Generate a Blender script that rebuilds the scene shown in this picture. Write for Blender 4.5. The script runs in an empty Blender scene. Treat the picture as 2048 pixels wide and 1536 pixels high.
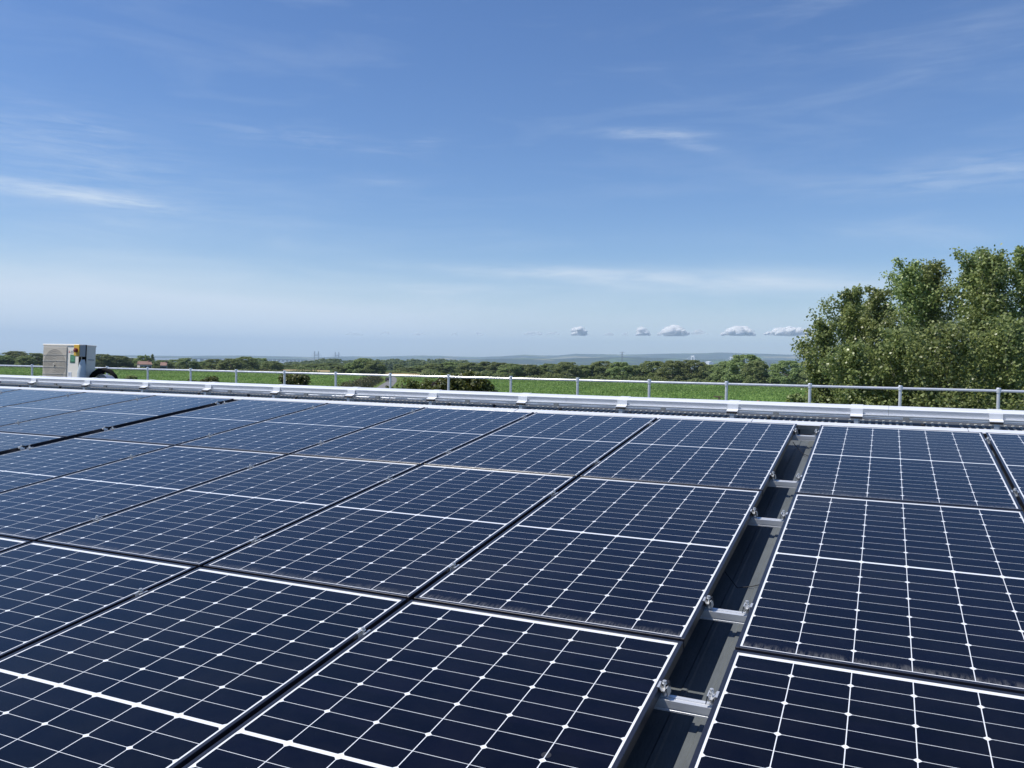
import bpy, math, random
import numpy as np
from mathutils import Matrix, Vector

SC = bpy.context.scene
COL = SC.collection
rad = math.radians

# ------------------------------------------------------------------ camera
ROOF = rad(7.2328)                                  # pitch of the roof, rising away from the camera
RX = np.array(Matrix.Rotation(ROOF, 3, 'X'))
ORG = np.array([0.0, 0.0, 8.063])                   # roof frame origin (top corner of the panels by the aisle)
F_PX = 1666.62                                      # focal length in pixels of a 2048 px wide frame
RV = np.array([1.69377271, 0.334803823, -0.339946294])
CPL = np.array([0.582367389, -6.40539522, 1.25319816])
_th = np.linalg.norm(RV); _k = RV / _th
_K = np.array([[0, -_k[2], _k[1]], [_k[2], 0, -_k[0]], [-_k[1], _k[0], 0]])
RCAM = np.eye(3) + math.sin(_th) * _K + (1 - math.cos(_th)) * _K @ _K
CAM = RX @ CPL + ORG
BASIS = RX @ RCAM.T                                 # columns: right, down, forward in the world
cam_d = bpy.data.cameras.new('camera')
cam = bpy.data.objects.new('camera', cam_d); COL.objects.link(cam)
m = np.eye(4); m[:3, 0] = BASIS[:, 0]; m[:3, 1] = -BASIS[:, 1]; m[:3, 2] = -BASIS[:, 2]; m[:3, 3] = CAM
cam.matrix_world = Matrix(m.tolist())
cam_d.sensor_width = 36.0; cam_d.sensor_fit = 'HORIZONTAL'
cam_d.lens = F_PX / 2048 * 36.0
cam_d.clip_start = 0.05; cam_d.clip_end = 80000
SC.camera = cam

def ray(x, y):
    d = BASIS @ np.array([(x - 1024) / F_PX, (y - 768) / F_PX, 1.0])
    return d
def hor(x):
    return 702.0 + 0.0176 * x
def at(x, r):                                       # ground point r metres away in the direction of photo column x
    d = ray(x, hor(x)); h = d[:2] / np.linalg.norm(d[:2])
    return CAM[0] + h[0] * r, CAM[1] + h[1] * r
def zat(x, y, r):                                   # height of the sight line at r metres
    d = ray(x, y)
    return CAM[2] + r * d[2] / np.linalg.norm(d[:2])
def wpx(px, x, r):                                  # metres spanned by px photo pixels at r metres
    return px * r / math.sqrt(F_PX ** 2 + (x - 1024) ** 2)
def RW(u, v, w):
    return tuple(RX @ np.array([u, v, w], float) + ORG)

# ------------------------------------------------------------------ sun and sky
SUN_DIR = np.array([-0.45, -0.27, 0.853]); SUN_DIR = SUN_DIR / np.linalg.norm(SUN_DIR)
sun_d = bpy.data.lights.new('sun', 'SUN'); sun_d.energy = 5.0; sun_d.angle = rad(0.53); sun_d.color = (1.0, 0.955, 0.88)
sun = bpy.data.objects.new('sun', sun_d); COL.objects.link(sun)
sun.rotation_euler = Vector(SUN_DIR.tolist()).to_track_quat('Z', 'Y').to_euler()
sun.location = (-30, -20, 60)

world = bpy.data.worlds.new('World'); SC.world = world; world.use_nodes = True
NT = world.node_tree; NT.nodes.clear()
def wn(t, **kw):
    n = NT.nodes.new(t)
    for k, v in kw.items(): setattr(n, k, v)
    return n
sky = wn('ShaderNodeTexSky', sky_type='NISHITA', sun_disc=False)
sky.sun_elevation = math.asin(SUN_DIR[2]); sky.sun_rotation = math.atan2(SUN_DIR[0], SUN_DIR[1])
sky.altitude = 60; sky.air_density = 1.0; sky.dust_density = 0.3; sky.ozone_density = 6.0
SKY_K = 0.127
# thin cirrus, laid out by direction in the sky (azimuth, elevation)
def wmath(op, a, b=None, c=None):
    n = wn('ShaderNodeMath', operation=op)
    for i, v in enumerate((a, b, c)):
        if v is None: continue
        if isinstance(v, (int, float)): n.inputs[i].default_value = v
        else: NT.links.new(v, n.inputs[i])
    return n.outputs[0]
tc = wn('ShaderNodeTexCoord'); sep = wn('ShaderNodeSeparateXYZ'); NT.links.new(tc.outputs['Generated'], sep.inputs[0])
AZ = wmath('ARCTAN2', sep.outputs[0], sep.outputs[1]); EL = wmath('ARCSINE', sep.outputs[2])
cmb = wn('ShaderNodeCombineXYZ'); NT.links.new(AZ, cmb.inputs[0]); NT.links.new(EL, cmb.inputs[1])
def wnoise(sx, sy, seed, detail=5, rough=0.6, dist=0.0):
    mp = wn('ShaderNodeMapping'); NT.links.new(cmb.outputs[0], mp.inputs[0])
    mp.inputs['Scale'].default_value = (sx, sy, 1); mp.inputs['Location'].default_value = (seed, seed * 1.7, seed * 0.3)
    mp.inputs['Rotation'].default_value = (0, 0, -0.10)
    n = wn('ShaderNodeTexNoise'); NT.links.new(mp.outputs[0], n.inputs['Vector'])
    n.inputs['Scale'].default_value = 1.0; n.inputs['Detail'].default_value = detail; n.inputs['Roughness'].default_value = rough
    n.inputs['Distortion'].default_value = dist
    return n.outputs[0]
def azel(x, y):
    d = ray(x, y); d = d / np.linalg.norm(d)
    return math.atan2(d[0], d[1]), math.asin(d[2])
fine = wnoise(14, 130, 3.1, 6, 0.65, 0.6)
wide = wnoise(4.2, 26, 7.7, 5, 0.6, 0.5)
def streak(x, y, lx, ly, tilt, amt, nz, lo, hi):    # one wisp: a soft ellipse eaten by noise
    a0, e0 = azel(x, y); sx, sy = lx / 1700, ly / 1700
    da = wmath('SUBTRACT', AZ, a0); de = wmath('SUBTRACT', EL, e0)
    ca, sa = math.cos(tilt), math.sin(tilt)
    u = wmath('ADD', wmath('MULTIPLY', da, ca / sx), wmath('MULTIPLY', de, sa / sx))
    v = wmath('ADD', wmath('MULTIPLY', da, -sa / sy), wmath('MULTIPLY', de, ca / sy))
    d2 = wmath('ADD', wmath('MULTIPLY', u, u), wmath('MULTIPLY', v, v))
    g = wmath('EXPONENT', wmath('MULTIPLY', d2, -1.0))
    mr = wn('ShaderNodeMapRange'); NT.links.new(nz, mr.inputs[0])
    mr.inputs[1].default_value = lo; mr.inputs[2].default_value = hi
    return wmath('MULTIPLY', wmath('MULTIPLY', g, mr.outputs[0]), amt)
WISPS = [
    (1300, 268, 110, 10, -0.03, 0.40, fine, .30, .62), (1385, 290, 60, 9, -0.25, 0.25, fine, .3, .65),
    (60, 378, 150, 13, -0.05, 0.40, fine, .25, .6), (215, 397, 130, 12, -0.07, 0.38, fine, .28, .6),
    (130, 300, 260, 70, -0.2, 0.24, fine, .35, .7), (160, 248, 60, 9, -0.1, 0.14, fine, .35, .65),
    (1150, 548, 330, 13, -0.03, 0.55, fine, .25, .65), (1500, 560, 300, 24, -0.02, 0.66, wide, .25, .65),
    (900, 578, 220, 10, 0.02, 0.2, fine, .3, .65), (1000, 590, 700, 40, 0.0, 0.26, wide, .3, .7),
    (1960, 345, 230, 30, 0.02, 0.30, fine, .32, .7), (600, 275, 190, 16, -0.05, 0.20, fine, .4, .7),
    (850, 285, 40, 14, 0.3, 0.14, fine, .4, .65), (1300, 110, 50, 40, 0.8, 0.08, wide, .4, .7),
    (1700, 90, 320, 120, -0.3, 0.15, wide, .4, .75), (250, 445, 60, 9, -0.1, 0.2, fine, .35, .7),
    (40, 625, 600, 75, 0.0, 1.0, wide, -.2, .45), (1024, 665, 1500, 55, 0.0, 0.58, wide, -.3, .5), (200, 480, 500, 70, 0.0, 0.20, wide, .1, .7), (1750, 470, 380, 30, 0, 0.14, wide, .3, .7),
    (760, 363, 60, 8, 0, 0.14, fine, .35, .65), (1900, 100, 120, 40, .3, .10, fine, .3, .7),
]
acc = None
for wsp in WISPS:
    s = streak(*wsp); acc = s if acc is None else wmath('ADD', acc, s)
veil = wmath('MULTIPLY', wmath('SUBTRACT', wide, 0.5), 0.35)
veil = wmath('MAXIMUM', veil, 0.0)
acc = wmath('MINIMUM', wmath('ADD', acc, veil), 0.9)
mixc = wn('ShaderNodeMix', data_type='RGBA'); NT.links.new(acc, mixc.inputs[0])
hsv = wn('ShaderNodeHueSaturation'); hsv.inputs['Saturation'].default_value = 1.13; hsv.inputs['Hue'].default_value = 0.508; NT.links.new(sky.outputs[0], hsv.inputs['Color']); NT.links.new(hsv.outputs[0], mixc.inputs[6]); mixc.inputs[7].default_value = (6.1, 6.8, 7.6, 1)
bg = wn('ShaderNodeBackground'); bg.inputs[1].default_value = SKY_K; NT.links.new(mixc.outputs[2], bg.inputs[0])
wo = wn('ShaderNodeOutputWorld'); NT.links.new(bg.outputs[0], wo.inputs[0])

SC.view_settings.view_transform = 'Standard'; SC.view_settings.look = 'None'
SC.view_settings.exposure = 0.0; SC.view_settings.gamma = 1.0
SC.cycles.max_bounces = 8; SC.cycles.transparent_max_bounces = 32; SC.cycles.volume_bounces = 2
SC.cycles.sample_clamp_indirect = 6.0

# ------------------------------------------------------------------ helpers
def material(name):
    mt = bpy.data.materials.new(name); mt.use_nodes = True
    nt = mt.node_tree; b = nt.nodes['Principled BSDF']
    return mt, nt, b
def simple(name, color, rough=0.5, metal=0.0, var=0.0, scale=8.0, bump=0.0, bscale=60.0, spec=0.5, rvar=0.0, stretch=None):
    mt, nt, b = material(name)
    b.inputs['Base Color'].default_value = (*color, 1); b.inputs['Roughness'].default_value = rough
    b.inputs['Metallic'].default_value = metal; b.inputs['Specular IOR Level'].default_value = spec
    if var or bump or rvar:
        t = nt.nodes.new('ShaderNodeTexCoord'); src = t.outputs['Object']
        if stretch:
            mp = nt.nodes.new('ShaderNodeMapping'); mp.inputs['Scale'].default_value = stretch
            nt.links.new(src, mp.inputs[0]); src = mp.outputs[0]
    if var or rvar:
        n = nt.nodes.new('ShaderNodeTexNoise'); n.inputs['Scale'].default_value = scale; n.inputs['Detail'].default_value = 6
        n.inputs['Roughness'].default_value = 0.65
        nt.links.new(src, n.inputs['Vector'])
    if var:
        mr = nt.nodes.new('ShaderNodeMapRange'); nt.links.new(n.outputs[0], mr.inputs[0])
        mr.inputs[1].default_value = .25; mr.inputs[2].default_value = .75
        mr.inputs[3].default_value = 1 - var; mr.inputs[4].default_value = 1 + var
        mu = nt.nodes.new('ShaderNodeMix'); mu.data_type = 'RGBA'; mu.blend_type = 'MULTIPLY'; mu.inputs[0].default_value = 1
        mu.inputs[6].default_value = (*color, 1); nt.links.new(mr.outputs[0], mu.inputs[7])
        nt.links.new(mu.outputs[2], b.inputs['Base Color'])
    if rvar:
        mr = nt.nodes.new('ShaderNodeMapRange'); nt.links.new(n.outputs[0], mr.inputs[0])
        mr.inputs[1].default_value = .3; mr.inputs[2].default_value = .7
        mr.inputs[3].default_value = max(0.02, rough - rvar); mr.inputs[4].default_value = rough + rvar
        nt.links.new(mr.outputs[0], b.inputs['Roughness'])
    if bump:
        n2 = nt.nodes.new('ShaderNodeTexNoise'); n2.inputs['Scale'].default_value = bscale; n2.inputs['Detail'].default_value = 4
        nt.links.new(src, n2.inputs['Vector'])
        bp = nt.nodes.new('ShaderNodeBump'); bp.inputs['Strength'].default_value = bump; bp.inputs['Distance'].default_value = 0.01
        nt.links.new(n2.outputs[0], bp.inputs['Height']); nt.links.new(bp.outputs[0], b.inputs['Normal'])
    return mt

class MB:                                           # collects shapes, built as ONE mesh object
    def __init__(s): s.v = []; s.f = []; s.m = []; s.sm = []
    def add(s, vs, fs, mi=0, smooth=False):
        o = len(s.v); s.v += [tuple(map(float, p)) for p in vs]
        for f in fs: s.f.append([i + o for i in f]); s.m.append(mi); s.sm.append(smooth)
    def box(s, lo, hi, mi=0):
        x0, y0, z0 = lo; x1, y1, z1 = hi
        s.add([(x0, y0, z0), (x1, y0, z0), (x1, y1, z0), (x0, y1, z0), (x0, y0, z1), (x1, y0, z1), (x1, y1, z1), (x0, y1, z1)],
              [(0, 3, 2, 1), (4, 5, 6, 7), (0, 1, 5, 4), (1, 2, 6, 5), (2, 3, 7, 6), (3, 0, 4, 7)], mi)
    def bbox(s, lo, hi, b=0.004, mi=0):             # box with chamfered edges
        x0, y0, z0 = lo; x1, y1, z1 = hi; vs = []; idx = {}
        for sx in (0, 1):
            for sy in (0, 1):
                for sz in (0, 1):
                    X, Y, Z = (x0, x1)[sx], (y0, y1)[sy], (z0, z1)[sz]
                    ix, iy, iz = (b, -b)[sx], (b, -b)[sy], (b, -b)[sz]
                    idx[sx, sy, sz] = len(vs)
                    vs += [(X, Y + iy, Z + iz), (X + ix, Y, Z + iz), (X + ix, Y + iy, Z)]
        fs = []
        def q(a, b_, c, d): fs.append((a, b_, c, d))
        for sx in (0, 1): q(*[idx[sx, a, b_] for a, b_ in ((0, 0), (0, 1), (1, 1), (1, 0))])
        for sy in (0, 1): q(*[idx[a, sy, b_] + 1 for a, b_ in ((0, 0), (1, 0), (1, 1), (0, 1))])
        for sz in (0, 1): q(*[idx[a, b_, sz] + 2 for a, b_ in ((0, 0), (0, 1), (1, 1), (1, 0))])
        for a in (0, 1):
            for c in (0, 1):
                q(idx[0, a, c] + 1, idx[0, a, c] + 2, idx[1, a, c] + 2, idx[1, a, c] + 1)
                q(idx[a, 0, c], idx[a, 0, c] + 2, idx[a, 1, c] + 2, idx[a, 1, c])
                q(idx[a, c, 0], idx[a, c, 0] + 1, idx[a, c, 1] + 1, idx[a, c, 1])
        for k, i in idx.items(): fs.append((i, i + 1, i + 2))
        s.add(vs, fs, mi)
    def prof(s, pts, x0, x1, mi=0, caps=True, smooth=False):  # profile (y, z) extruded along x
        n = len(pts)
        s.add([(x0, y, z) for y, z in pts] + [(x1, y, z) for y, z in pts],
              [(i, (i + 1) % n, (i + 1) % n + n, i + n) for i in range(n)], mi, smooth)
        if caps:
            s.add([(x0, y, z) for y, z in pts], [tuple(range(n))], mi); s.add([(x1, y, z) for y, z in pts], [tuple(range(n - 1, -1, -1))], mi)
    def tube(s, pts, r, n=8, mi=0, caps=True):
        pts = [Vector(p) for p in pts]; rs = r if isinstance(r, (list, tuple)) else [r] * len(pts)
        vs = []; ref = None
        for i, p in enumerate(pts):
            d = (pts[min(i + 1, len(pts) - 1)] - pts[max(i - 1, 0)]).normalized()
            if ref is None: ref = d.orthogonal().normalized()
            a = (ref - d * ref.dot(d)).normalized(); ref = a; b = d.cross(a)
            for k in range(n):
                t = 2 * math.pi * k / n; vs.append(p + a * (rs[i] * math.cos(t)) + b * (rs[i] * math.sin(t)))
        fs = [(i * n + k, i * n + (k + 1) % n, (i + 1) * n + (k + 1) % n, (i + 1) * n + k) for i in range(len(pts) - 1) for k in range(n)]
        s.add(vs, fs, mi, True)
        if caps:
            s.add(vs[:n], [tuple(range(n - 1, -1, -1))], mi); s.add(vs[-n:], [tuple(range(n))], mi)
    def mesh(s, name, mats):
        me = bpy.data.meshes.new(name); me.from_pydata(s.v, [], s.f); me.update()
        for mt in (mats if isinstance(mats, (list, tuple)) else [mats]): me.materials.append(mt)
        me.polygons.foreach_set('material_index', s.m); me.polygons.foreach_set('use_smooth', s.sm)
        import bmesh
        bm = bmesh.new(); bm.from_mesh(me); bmesh.ops.recalc_face_normals(bm, faces=bm.faces); bm.to_mesh(me); bm.free()
        return me
    def build(s, name, mats, parent=None):
        return link(name, s.mesh(name, mats), parent)

def link(name, data, parent=None, loc=(0, 0, 0)):
    o = bpy.data.objects.new(name, data); COL.objects.link(o); o.location = loc
    if parent is not None: o.parent = parent
    return o
def tag(o, label=None, cat=None, group=None, kind=None):
    if label: o['label'] = label
    if cat: o['category'] = cat
    if group: o['group'] = group
    if kind: o['kind'] = kind
    return o
def thing(name, label, cat, loc=(0, 0, 0), rot=(0, 0, 0), group=None):
    o = bpy.data.objects.new(name, None); COL.objects.link(o); o.location = loc; o.rotation_euler = rot
    o.empty_display_size = 0.2
    return tag(o, label, cat, group)
def kids(o): return [c for c in bpy.data.objects if c.parent == o]
def copy_thing(src_parts, root):                    # src_parts: list of (object, [sub objects])
    for p, subs in src_parts:
        c = p.copy(); COL.objects.link(c); c.parent = root
        for q in subs:
            d = q.copy(); COL.objects.link(d); d.parent = c
    return root
ORD = ['first', 'second', 'third', 'fourth', 'fifth', 'sixth', 'seventh', 'eighth', 'ninth', 'tenth', 'eleventh', 'twelfth',
       'thirteenth', 'fourteenth', 'fifteenth', 'sixteenth', 'seventeenth', 'eighteenth', 'nineteenth', 'twentieth']

# ------------------------------------------------------------------ materials
M = {}
M['alu'] = simple('brushed_aluminium', (0.72, 0.73, 0.74), 0.36, 0.45, 0.06, 5, 0.05, 200, rvar=0.08, stretch=(1, 12, 12))
M['alu_white'] = simple('mill_aluminium', (0.80, 0.81, 0.83), 0.33, 0.15, 0.07, 4, rvar=0.08, stretch=(1, 10, 10))
M['galv'] = simple('galvanised_steel', (0.52, 0.55, 0.58), 0.45, 0.7, 0.12, 14, rvar=0.1)
M['galv_dark'] = simple('dull_galvanised_sheet', (0.20, 0.21, 0.21), 0.55, 0.2, 0.18, 5, 0.15, 80)
M['roof'] = simple('weathered_grey_roof_sheet', (0.112, 0.124, 0.127), 0.5, 0.0, 0.30, 3.0, 0.2, 40, stretch=(3, 0.5, 3))
M['stripe_sunlit'] = simple('sunlit_stripe_tone', (0.42, 0.41, 0.36), 0.6, 0.0, 0.15, 9)  # sunlight on the ridge stripes, put into the colour
M['stripe_shade'] = simple('shaded_strip_tone', (0.07, 0.075, 0.08), 0.6, 0.0, 0.2, 9)  # trunking shade between the ridge stripes, put into the colour
M['rubber'] = simple('black_rubber', (0.012, 0.012, 0.014), 0.6, 0, 0.2, 20)
M['steel'] = simple('stainless_bolt', (0.74, 0.74, 0.73), 0.32, 0.6, 0.05, 90)
M['frame'] = simple('black_anodised_frame', (0.016, 0.017, 0.026), 0.32, 0.0, 0.15, 30, spec=0.7, rvar=0.06)
M['wall'] = simple('grey_cladding', (0.35, 0.36, 0.36), 0.6, 0, 0.1, 1)
M['cable'] = simple('black_cable', (0.02, 0.02, 0.022), 0.5, 0, 0.1, 30)
M['rail_paint'] = simple('galvanised_tube', (0.76, 0.77, 0.79), 0.26, 0.45, 0.06, 6, rvar=0.06)

def panel_material():
    mt, nt, b = material('solar_cells_under_glass')
    N, Lk = nt.nodes.new, nt.links.new
    def mth(op, a, c=None, d=None):
        n = N('ShaderNodeMath'); n.operation = op
        for i, v in enumerate((a, c, d)):
            if v is None: continue
            if isinstance(v, (int, float)): n.inputs[i].default_value = v
            else: Lk(v, n.inputs[i])
        return n.outputs[0]
    uv = N('ShaderNodeUVMap'); sp = N('ShaderNodeSeparateXYZ'); Lk(uv.outputs[0], sp.inputs[0])
    x, y = sp.outputs[0], sp.outputs[1]
    cx = mth('SUBTRACT', x, 0.0190); col = mth('DIVIDE', cx, 0.166667)
    dcol = mth('MULTIPLY', mth('ABSOLUTE', mth('SUBTRACT', mth('FRACT', mth('ADD', col, 20.5)), 0.5)), 0.166667)
    ym = mth('SUBTRACT', mth('ABSOLUTE', mth('SUBTRACT', y, PL / 2 - 0.0055)), 0.0065)
    s = mth('DIVIDE', ym, PCELL)
    drow = mth('MULTIPLY', mth('ABSOLUTE', mth('SUBTRACT', mth('FRACT', mth('ADD', s, 20.5)), 0.5)), PCELL)
    d2 = mth('MULTIPLY', mth('ABSOLUTE', mth('SUBTRACT', mth('FRACT', mth('ADD', mth('MULTIPLY', s, 0.5), 20.5)), 0.5)), 2 * PCELL)
    w = mth('LESS_THAN', dcol, 0.00135)
    w = mth('MAXIMUM', w, mth('MULTIPLY', mth('LESS_THAN', drow, 0.00088), 0.95))
    w = mth('MAXIMUM', w, mth('LESS_THAN', mth('ADD', dcol, d2), 0.0112))
    w = mth('MAXIMUM', w, mth('LESS_THAN', ym, 0.0))
    w = mth('MAXIMUM', w, mth('GREATER_THAN', ym, 11 * PCELL))
    w = mth('MAXIMUM', w, mth('LESS_THAN', cx, 0.0)); w = mth('MAXIMUM', w, mth('GREATER_THAN', cx, 1.0))
    info = N('ShaderNodeObjectInfo')
    cv = N('ShaderNodeCombineXYZ'); Lk(mth('FLOOR', col), cv.inputs[0])
    Lk(mth('FLOOR', mth('DIVIDE', y, PCELL)), cv.inputs[1]); Lk(mth('MULTIPLY', info.outputs['Random'], 50), cv.inputs[2])
    wnz = N('ShaderNodeTexWhiteNoise'); wnz.noise_dimensions = '3D'; Lk(cv.outputs[0], wnz.inputs['Vector'])
    cell = N('ShaderNodeMix'); cell.data_type = 'RGBA'; Lk(wnz.outputs['Value'], cell.inputs[0])
    cell.inputs[6].default_value = (0.0007, 0.0004, 0.0026, 1); cell.inputs[7].default_value = (0.0016, 0.0011, 0.0054, 1)
    # whole-panel tone
    pan = N('ShaderNodeMix'); pan.data_type = 'RGBA'; pan.blend_type = 'MULTIPLY'; pan.inputs[0].default_value = 1
    Lk(cell.outputs[2], pan.inputs[6])
    tone = mth('ADD', mth('MULTIPLY', info.outputs['Random'], 0.7), 0.7); Lk(tone, pan.inputs[7])
    c1 = N('ShaderNodeMix'); c1.data_type = 'RGBA'; Lk(w, c1.inputs[0]); Lk(pan.outputs[2], c1.inputs[6])
    c1.inputs[7].default_value = (0.76, 0.78, 0.80, 1)
    # dust and dried run-off: film, flecks, a grubby line along the lower edge
    tco = N('ShaderNodeTexCoord'); geo = N('ShaderNodeNewGeometry')
    off = N('ShaderNodeVectorMath'); off.operation = 'ADD'; Lk(uv.outputs[0], off.inputs[0])
    rv = N('ShaderNodeCombineXYZ'); Lk(mth('MULTIPLY', info.outputs['Random'], 37.0), rv.inputs[0]); Lk(mth('MULTIPLY', info.outputs['Random'], 91.0), rv.inputs[1])
    Lk(rv.outputs[0], off.inputs[1])
    n1 = N('ShaderNodeTexNoise'); n1.inputs['Scale'].default_value = 7; n1.inputs['Detail'].default_value = 7; n1.inputs['Roughness'].default_value = 0.7
    Lk(off.outputs[0], n1.inputs['Vector'])
    st = N('ShaderNodeMapping'); st.inputs['Scale'].default_value = (1, .16, 1); Lk(off.outputs[0], st.inputs[0])
    n2 = N('ShaderNodeTexNoise'); n2.inputs['Scale'].default_value = 90; n2.inputs['Detail'].default_value = 5; n2.inputs['Roughness'].default_value = 0.7
    Lk(st.outputs[0], n2.inputs['Vector'])
    film = mth('MULTIPLY', mth('MAXIMUM', mth('SUBTRACT', n1.outputs[0], 0.42), 0.0), 0.028)
    edge = mth('MAXIMUM', mth('SUBTRACT', 1.0, mth('DIVIDE', mth('SUBTRACT', y, 0.011), mth('ADD', 0.012, mth('MULTIPLY', n1.outputs[0], 0.075)))), 0.0)
    edge = mth('MULTIPLY', mth('MULTIPLY', edge, mth('MAXIMUM', mth('SUBTRACT', n2.outputs[0], 0.40), 0.0)), 1.5)
    vo = N('ShaderNodeTexVoronoi'); vo.inputs['Scale'].default_value = 7.0; Lk(off.outputs[0], vo.inputs['Vector'])
    sepc = N('ShaderNodeSeparateColor'); Lk(vo.outputs['Color'], sepc.inputs[0])
    rfl = mth('MULTIPLY', mth('POWER', sepc.outputs[0], 6.0), 0.095)
    fleck = mth('MULTIPLY', mth('LESS_THAN', vo.outputs['Distance'], rfl), mth('ADD', 0.05, mth('MULTIPLY', sepc.outputs[1], 0.22)))
    dust = mth('MINIMUM', mth('ADD', mth('ADD', film, edge), fleck), 0.6)
    c2 = N('ShaderNodeMix'); c2.data_type = 'RGBA'; Lk(dust, c2.inputs[0]); Lk(c1.outputs[2], c2.inputs[6])
    c2.inputs[7].default_value = (0.42, 0.41, 0.39, 1)
    Lk(c2.outputs[2], b.inputs['Base Color'])
    b.inputs['IOR'].default_value = 1.36; b.inputs['Specular IOR Level'].default_value = 0.5
    rr = mth('ADD', 0.020, mth('MULTIPLY', n1.outputs[0], 0.04)); rr = mth('ADD', rr, mth('MULTIPLY', dust, 0.5)); Lk(rr, b.inputs['Roughness'])
    wv = N('ShaderNodeTexNoise'); wv.inputs['Scale'].default_value = 3.0; Lk(off.outputs[0], wv.inputs['Vector'])
    bp = N('ShaderNodeBump'); bp.inputs['Strength'].default_value = 0.012; bp.inputs['Distance'].default_value = 0.02
    Lk(wv.outputs[0], bp.inputs['Height']); Lk(bp.outputs[0], b.inputs['Normal'])
    return mt
PW, PL = 1.038, 1.8913
GU, GV = 0.0204, 0.0189
AISLE, BLK = 0.1648, 0.1207
PCELL = (PL - 0.027 - 0.022 - 0.013) / 22
M['glass'] = panel_material()

def leaf_material(name, c0, c1, trans=0.35, rough=0.45, spec=0.5, nscale=0.0):
    mt, nt, b = material(name)
    N, Lk = nt.nodes.new, nt.links.new
    g = N('ShaderNodeNewGeometry'); oi = N('ShaderNodeObjectInfo')
    mx = N('ShaderNodeMix'); mx.data_type = 'RGBA'; mx.inputs[6].default_value = (*c0, 1); mx.inputs[7].default_value = (*c1, 1)
    Lk(g.outputs['Random Per Island'], mx.inputs[0])
    hs = N('ShaderNodeHueSaturation'); Lk(mx.outputs[2], hs.inputs['Color'])
    mr = N('ShaderNodeMapRange'); Lk(oi.outputs['Random'], mr.inputs[0]); mr.inputs[3].default_value = 0.492; mr.inputs[4].default_value = 0.522
    Lk(mr.outputs[0], hs.inputs['Hue'])
    mr2 = N('ShaderNodeMapRange'); Lk(oi.outputs['Random'], mr2.inputs[0]); mr2.inputs[3].default_value = 0.78; mr2.inputs[4].default_value = 1.2
    Lk(mr2.outputs[0], hs.inputs['Value'])
    colr = hs.outputs[0]
    if nscale:
        nz = N('ShaderNodeTexNoise'); nz.inputs['Scale'].default_value = nscale; nz.inputs['Detail'].default_value = 4
        mpn = N('ShaderNodeMapping'); mpn.inputs['Scale'].default_value = (1, .3, 1); mpn.inputs['Rotation'].default_value = (0, 0, .5); Lk(g.outputs['Position'], mpn.inputs[0]); Lk(mpn.outputs[0], nz.inputs['Vector'])
        mrn = N('ShaderNodeMapRange'); Lk(nz.outputs[0], mrn.inputs[0]); mrn.inputs[1].default_value = .3; mrn.inputs[2].default_value = .7; mrn.inputs[3].default_value = .72; mrn.inputs[4].default_value = 1.2
        mm = N('ShaderNodeMix'); mm.data_type = 'RGBA'; mm.blend_type = 'MULTIPLY'; mm.inputs[0].default_value = 1; Lk(colr, mm.inputs[6]); Lk(mrn.outputs[0], mm.inputs[7]); colr = mm.outputs[2]
    Lk(colr, b.inputs['Base Color']); b.inputs['Roughness'].default_value = rough; b.inputs['Specular IOR Level'].default_value = spec
    tr = N('ShaderNodeBsdfTranslucent'); Lk(colr, tr.inputs[0])
    ms = N('ShaderNodeMixShader'); ms.inputs[0].default_value = trans
    Lk(b.outputs[0], ms.inputs[1]); Lk(tr.outputs[0], ms.inputs[2])
    Lk(ms.outputs[0], nt.nodes['Material Output'].inputs[0])
    return mt
M['leaf_oak'] = leaf_material('oak_leaves', (0.155, 0.205, 0.074), (0.355, 0.405, 0.155), 0.48, 0.6, 0.35)
M['leaf_aspen'] = leaf_material('aspen_leaves', (0.105, 0.150, 0.034), (0.470, 0.525, 0.200), 0.46, 0.38, 0.6)
M['leaf_shrub'] = leaf_material('shrub_leaves', (0.060, 0.082, 0.016), (0.190, 0.205, 0.045), 0.38, 0.42, 0.5)
M['leaf_purple'] = leaf_material('purple_leaves', (0.040, 0.028, 0.022), (0.085, 0.060, 0.045), 0.3, 0.45)
M['leaf_wood'] = leaf_material('far_wood_leaves', (0.090, 0.122, 0.050), (0.200, 0.232, 0.095), 0.45, 0.6)
M['hedge_dry'] = leaf_material('dry_hedge_leaves', (0.060, 0.075, 0.022), (0.150, 0.130, 0.060), 0.3, 0.6)
M['crop'] = leaf_material('crop_blades', (0.135, 0.205, 0.044), (0.245, 0.320, 0.085), 0.35, 0.65, 0.3, 0.045)
M['bark'] = simple('grey_bark', (0.13, 0.115, 0.095), 0.8, 0, 0.3, 6, 0.4, 12)
M['bark_pale'] = simple('pale_aspen_bark', (0.30, 0.28, 0.24), 0.75, 0, 0.3, 6, 0.3, 20)

# ------------------------------------------------------------------ ground, water, hills
def interp(x, tab):
    return float(np.interp(x, [a for a, _ in tab], [b for _, b in tab]))
SKYLINE = [(-400, 716), (0, 716.5), (330, 713.5), (400, 711.6), (480, 710.8), (512, 711.6), (560, 712.5), (640, 714.4), (700, 712.5), (760, 713), (800, 712),
           (840, 710.8), (880, 711.5), (920, 713.2), (960, 714), (1000, 712.5), (1024, 711), (1050, 709.2), (1085, 711), (1115, 711), (1150, 707.6),
           (1200, 708.2), (1250, 709.2), (1300, 708), (1350, 706.8), (1400, 706.4), (1440, 704.8), (1480, 706), (1530, 707.6), (1600, 710), (1700, 713),
           (1900, 718), (2100, 722), (2500, 730)]
RIDGE = [(-400, 730), (800, 730), (880, 721.5), (950, 718.3), (1060, 716.8), (1120, 718.5), (1170, 715.6), (1240, 714), (1310, 715.5), (1400, 719),
         (1500, 718), (1600, 722), (1800, 727), (2100, 733), (2500, 740)]
AZ0 = math.atan2(*ray(1024, hor(1024))[:2])
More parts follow.
